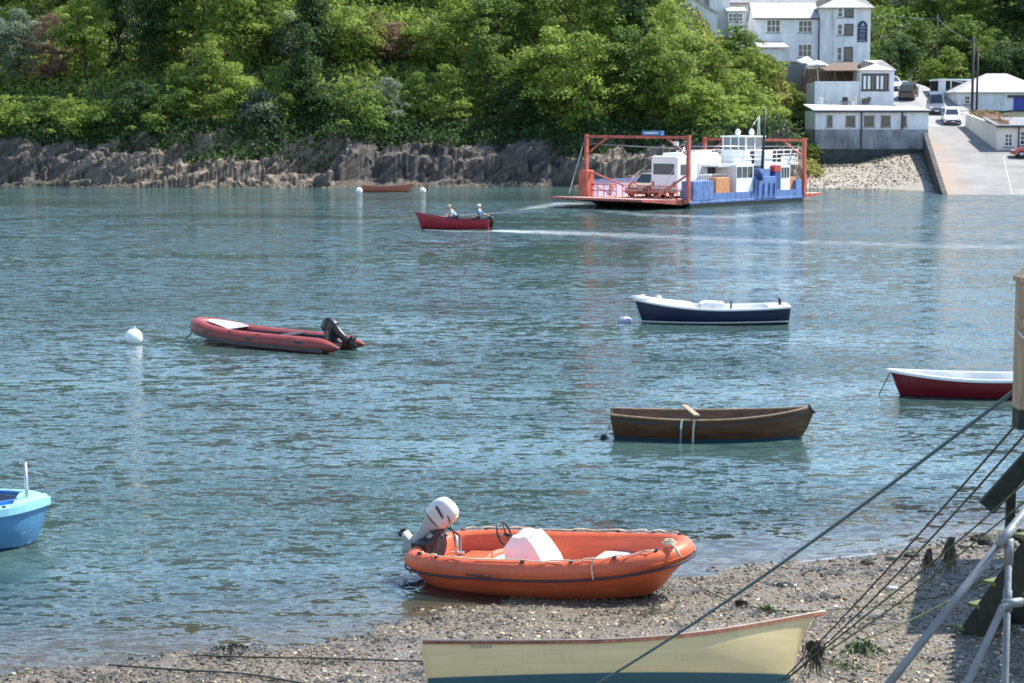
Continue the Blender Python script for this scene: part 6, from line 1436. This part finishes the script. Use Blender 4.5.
# the blue near side, panel by panel
def side(name, px0, px1, py0, py1, m, depth=.35, y=0.0, parent=fr, bev=.03):
    x0, zt0 = fl(px0, py0, y); x1_, z1_ = fl(px1, py1, y)
    return MB().b2(x0, x1_, y, y + depth, max(z1_, .3), zt0).build(name, m, parent, bevel=bev)
MB().b2(.1, LF + .2, -.06, .2, .32, .497).build('side_strake', M['blue'], fr, bevel=.03)
MB().b2(.3, LF, .03, .4, -.3, .317).build('side_plate', M['steel_black'], fr)
bl = MB(); x0, z0 = fl(692.5, 197); x1_, z1_ = fl(801, 204); bl.b2(x0, LF + .2, -.02, .12, .5, DZ + .40); bl.build('low_bulwark', M['blue'], fr)
side('bow_locker', 693.5, 713.5, 181.5, 200, M['blue'], 1.1, -.05)
side('deck_crate', 716, 729.5, 178, 197, M['boxwood'], 1.0, .25)
def cabin(px0, px1, pyt, pym, pyb, y, dep, nm):
    x0, zt = fl(px0, pyt, y); x1_, zm = fl(px1, pym, y); _, zb = fl(px0, pyb, y)
    c = MB().b2(x0, x1_, y, y + dep, zb - .3, zt).build(nm, M['white'], fr, bevel=.03)
    MB().b2(x0 - .01, x1_ + .01, y - .03, y + dep, zb - .35, zm - .35).build('lower_panel', M['blue'], c)
    n = 3
    for k in range(n):
        a = x0 + .1 + (x1_ - x0 - .15) * k / n; MB().b2(a, a + (x1_ - x0) / n - .16, y - .02, y + .05, zt - .95, zt - .15).build('cabin_window', M['glass'], c)
    return c
cabin(736.5, 753.5, 165, 188.5, 198, .15, 2.0, 'deck_cabin'); cabin(781, 790, 165.5, 188, 198, .15, 2.0, 'deck_cabin')
side('rear_crate', 790.5, 795.5, 177, 196, M['boxwood'], .8, .2)
side('engine_casing', 755.5, 776, 177, 203, M['blue'], 1.6, -.06); side('engine_trunk', 759, 770, 169, 179, M['blue'], 1.3, .02)
for px in (758, 763.5, 769, 774): x_, z_ = fl(px, 190); MB().b2(x_ - .09, x_ + .09, -.16, -.063, .75, z_ + .55).build('fender_rib', M['blue'], fr)
b = MB(); x_, z_ = fl(757.5, 175); b.tube([(x_, -.1, z_ - .3), (x_ + .3, -.15, z_ + .45)], [.35, .12], 8); b.build('tarpaulin', mat('navy_tarp', (.03, .06, .2), .7), fr)
side('fuel_locker', 774.5, 781, 165.5, 171.5, mat('red_locker', (.45, .04, .03), .5), .9, .1); side('fuel_locker_stand', 775.2, 780.2, 171.8, 196, mat('navy_stand', (.03, .07, .22), .5), .8, .12)
side('stack', 764.5, 772.5, 151, 171, M['white'], .9, .5)
side('rear_bulwark', 796, 801.5, 180, 199, M['blue'], .5, -.04)
# upper deck, rails, wheelhouse
xa, zu = fl(712, 165.5, 1.2); xb, _ = fl(792, 165.5, 1.2); zu = 3.05
MB().b2(xa, xb, .6, 4.6, zu - .14, zu).build('upper_deck', M['white'], fr)
b = MB()
for x_ in np.linspace(xa, xb, 12):
    for y_ in (.7, 4.5): b.tube([(x_, y_, zu), (x_, y_, zu + 1.0)], .03, 5)
for y_ in (.7, 4.5):
    for z_ in (.35, .68, 1.0): b.tube([(xa, y_, zu + z_), (xb, y_, zu + z_)], .03, 5)
b.build('upper_rail', M['white'], fr, fix=False)
for p0_, p1_ in ((725, 742), (772, 786)):
    x0, _ = fl(p0_, 160, 1.6); x1_, _ = fl(p1_, 160, 1.6)
    MB().b2(x0, x1_, 4.42, 4.46, zu + .02, zu + .96).build('rail_panel', M['white'], fr)
    MB().b2(x0, x1_, .72, .75, zu + .02, zu + .55).build('rail_panel', M['white'], fr)
x0, _ = fl(746, 150, 1.6); x1_, _ = fl(763.5, 150, 1.6); zt_ = 5.15
wh = MB().b2(x0, x1_, 1.6, 3.8, zu, zu + 1.05).build('wheelhouse', M['white'], fr)
MB().b2(x0 - .12, x1_ + .12, 1.45, 3.95, zt_ - .1, zt_).build('wheelhouse_roof', M['white'], wh)
MB().b2(x0 + .06, x1_ - .06, 1.66, 3.74, zu + 1.052, zt_ - .102).build('wheelhouse_window', mat('wheelhouse_glass', (.14, .17, .19), .08), wh)
b = MB()
for x_ in (x0 + .04, (x0 + x1_) / 2, x1_ - .04):
    for y_ in (1.64, 3.76): b.b2(x_ - .05, x_ + .05, y_ - .05, y_ + .05, zu + 1.05, zt_ - .1)
for y_ in (2.3, 3.05): b.b2(x0 - .0, x0 + .07, y_ - .04, y_ + .04, zu + 1.05, zt_ - .1)
b.build('window_post', M['white'], wh)
MB().b2(x0 + .55, x0 + 1.1, 1.58, 1.598, zu, zu + .95).build('door', M['trim_dark'], wh)
for x_ in (x0 + .3, x1_ - .2): MB().ball((x_, 2.6, zt_ + .25), (.22, .22, .28), 10, 7).build('radar_dome', M['white'], wh)
x_, z_ = fl(759, 117, 2.6)
b = MB()
for s in (-.16, .16): b.tube([(x_ + s, 2.6, zt_), (x_ + s * .4, 2.6, z_)], .035, 6)
for k in range(7): q = zt_ + (z_ - zt_) * k / 7; b.tube([(x_ - .16 + .013 * k, 2.6, q), (x_ + .14 - .013 * k, 2.6, q + .3)], .02, 5)
b.build('lattice_mast', mat('mast_pale_green', (.42, .5, .42), .6), fr, fix=False)
xa_, za_ = fl(762, 171, -.05); xb_, zb_ = fl(765.5, 108, -.05)
MB().tube([(xa_, -.05, za_), (xa_ * .5 + xb_ * .5, -.05, (za_ + zb_) / 2), (xb_, -.05, zb_)], [.11, .10, .07], 8).build('crane_pole', M['steel_black'], fr)
MB().tube([(x_ - .2, 2.6, zt_ + .1), (x_ - 1.3, 2.6, zt_ + .3), (x_ - .1, 2.6, z_)], .015, 4).build('aerial_wire', M['steel'], fr)
b = MB(); x_, z_ = fl(757, 160, 1.0); b.bar((x_ - 1.2, 1.2, zu + .1), (x_, 1.2, DZ + 1.3), .12, .5); b.build('ladder', M['white'], fr)
b = MB()
for k in range(6):
    x_, z_ = fl(700 + k * 2.4, 176, .8); b.tube([(x_, .9, DZ), (x_, .9, DZ + 1.75)], .035, 5)
x0, _ = fl(699, 176, .8); x1_, _ = fl(735, 176, .8)
for z_ in (1.2, 1.75): b.tube([(x0, .9, DZ + z_), (x1_, .9, DZ + z_)], .035, 5)
b.build('side_rail', M['white'], fr, fix=False)
xe, ze_ = fl(802, 172, 0)
b = MB()
for s in (0, .5): b.tube([(LF + .3 + s, -.02, .4), (LF + .3 + s, -.02, 2.1)], .035, 5)
b.build('end_rail', M['oranger'], fr, fix=False)
# white box van on the ferry's deck (rests on the ferry: a thing of its own)
Tf = Matrix.Translation(P0) @ Matrix.Rotation(AF, 4, 'Z')
vp = Tf @ Vector((1.35, 3.3, DZ + .003))
v = thing('motorhome', 'tall white motorhome standing on the ferry deck behind the front gantry', 'motorhome', vp, AF)
MB().b2(0, 5.6, -1.2, 1.2, .55, 3.1).build('body', M['white'], v, bevel=.12)
MB().b2(1.1, 5.4, -1.0, 1.0, 3.05, 3.32).build('roof_pod', M['white'], v, bevel=.08)
MB().b2(-.03, .03, -.98, .95, 1.75, 2.55).build('rear_window', M['glass'], v, bevel=.01)
for x0_, x1_, z0_, z1_ in ((.5, 1.5, 1.75, 2.5), (2.6, 3.2, .8, 2.6), (3.8, 5.0, 1.7, 2.5)): MB().b2(x0_, x1_, -1.225, -1.15, z0_, z1_).build('side_window' if z0_ > 1 else 'door', M['glass'] if z0_ > 1 else mat('van_door', (.6, .6, .62), .4), v)
MB().b2(-.1, .1, -1.1, 1.1, .45, .7).build('bumper', mat('van_bumper', (.35, .25, .2), .6), v, bevel=.03)
for y_ in (-1, 1): MB().b2(-.04, .03, y_ * .98 - .09, y_ * .98 + .09, .85, 1.25).build('tail_light', M['oranger'], v)
for x_ in (1.2, 4.6):
    for y_ in (-1.02, 1.02): MB().lathe([(.12, -.12), (.36, -.12), (.38, 0), (.36, .12), (.12, .12)], 16, Matrix.Translation((x_, y_, .38)) @ Matrix.Rotation(R(90), 4, 'X')).build('wheel', M['rubber'], v)
cp = Tf @ Vector((3.4, 6.0, DZ + .003))
car(cp, AF + math.pi, mat('car_sand', (.33, .29, .24), .4, metal=.2), 'beige car on the ferry deck beyond the white motorhome', 'suv', 0)
cp = Tf @ Vector((8.2, 3.0, DZ + .003))
cc = car(cp, AF, bpy.data.materials['car_white'], 'white car on the ferry deck under the upper deck', 'hatch', 0)

# loose gear on the ferry
for k, (x_, y_) in enumerate(((5.3, .35), (6.2, 1.2), (9.4, .4), (13.6, .7))):
    MB().lathe([(.02, 0), (.3, 0), (.34, .12), (.3, .24), (.02, .24)], 12, Matrix.Translation((x_, y_, DZ + .003))).build('rope_coil', M['rope_tan'] if k % 2 else M['black'], fr)
for x_ in (3.0, 6.0, 9.0, 12.0): MB().tube([(x_, WF - .14, DZ + .75), (x_, WF - .145, DZ + .76)], .33, 14).build('ring_buoy', M['white'] if x_ > 5 else M['oranger'], fr, fix=False)
for x_ in (8.6, 12.2): MB().lathe([(.14, 0), (.14, .5), (.26, .62), (.2, .75), (.02, .78)], 12, Matrix.Translation((x_, 3.9, zu))).build('vent', M['white'], fr)
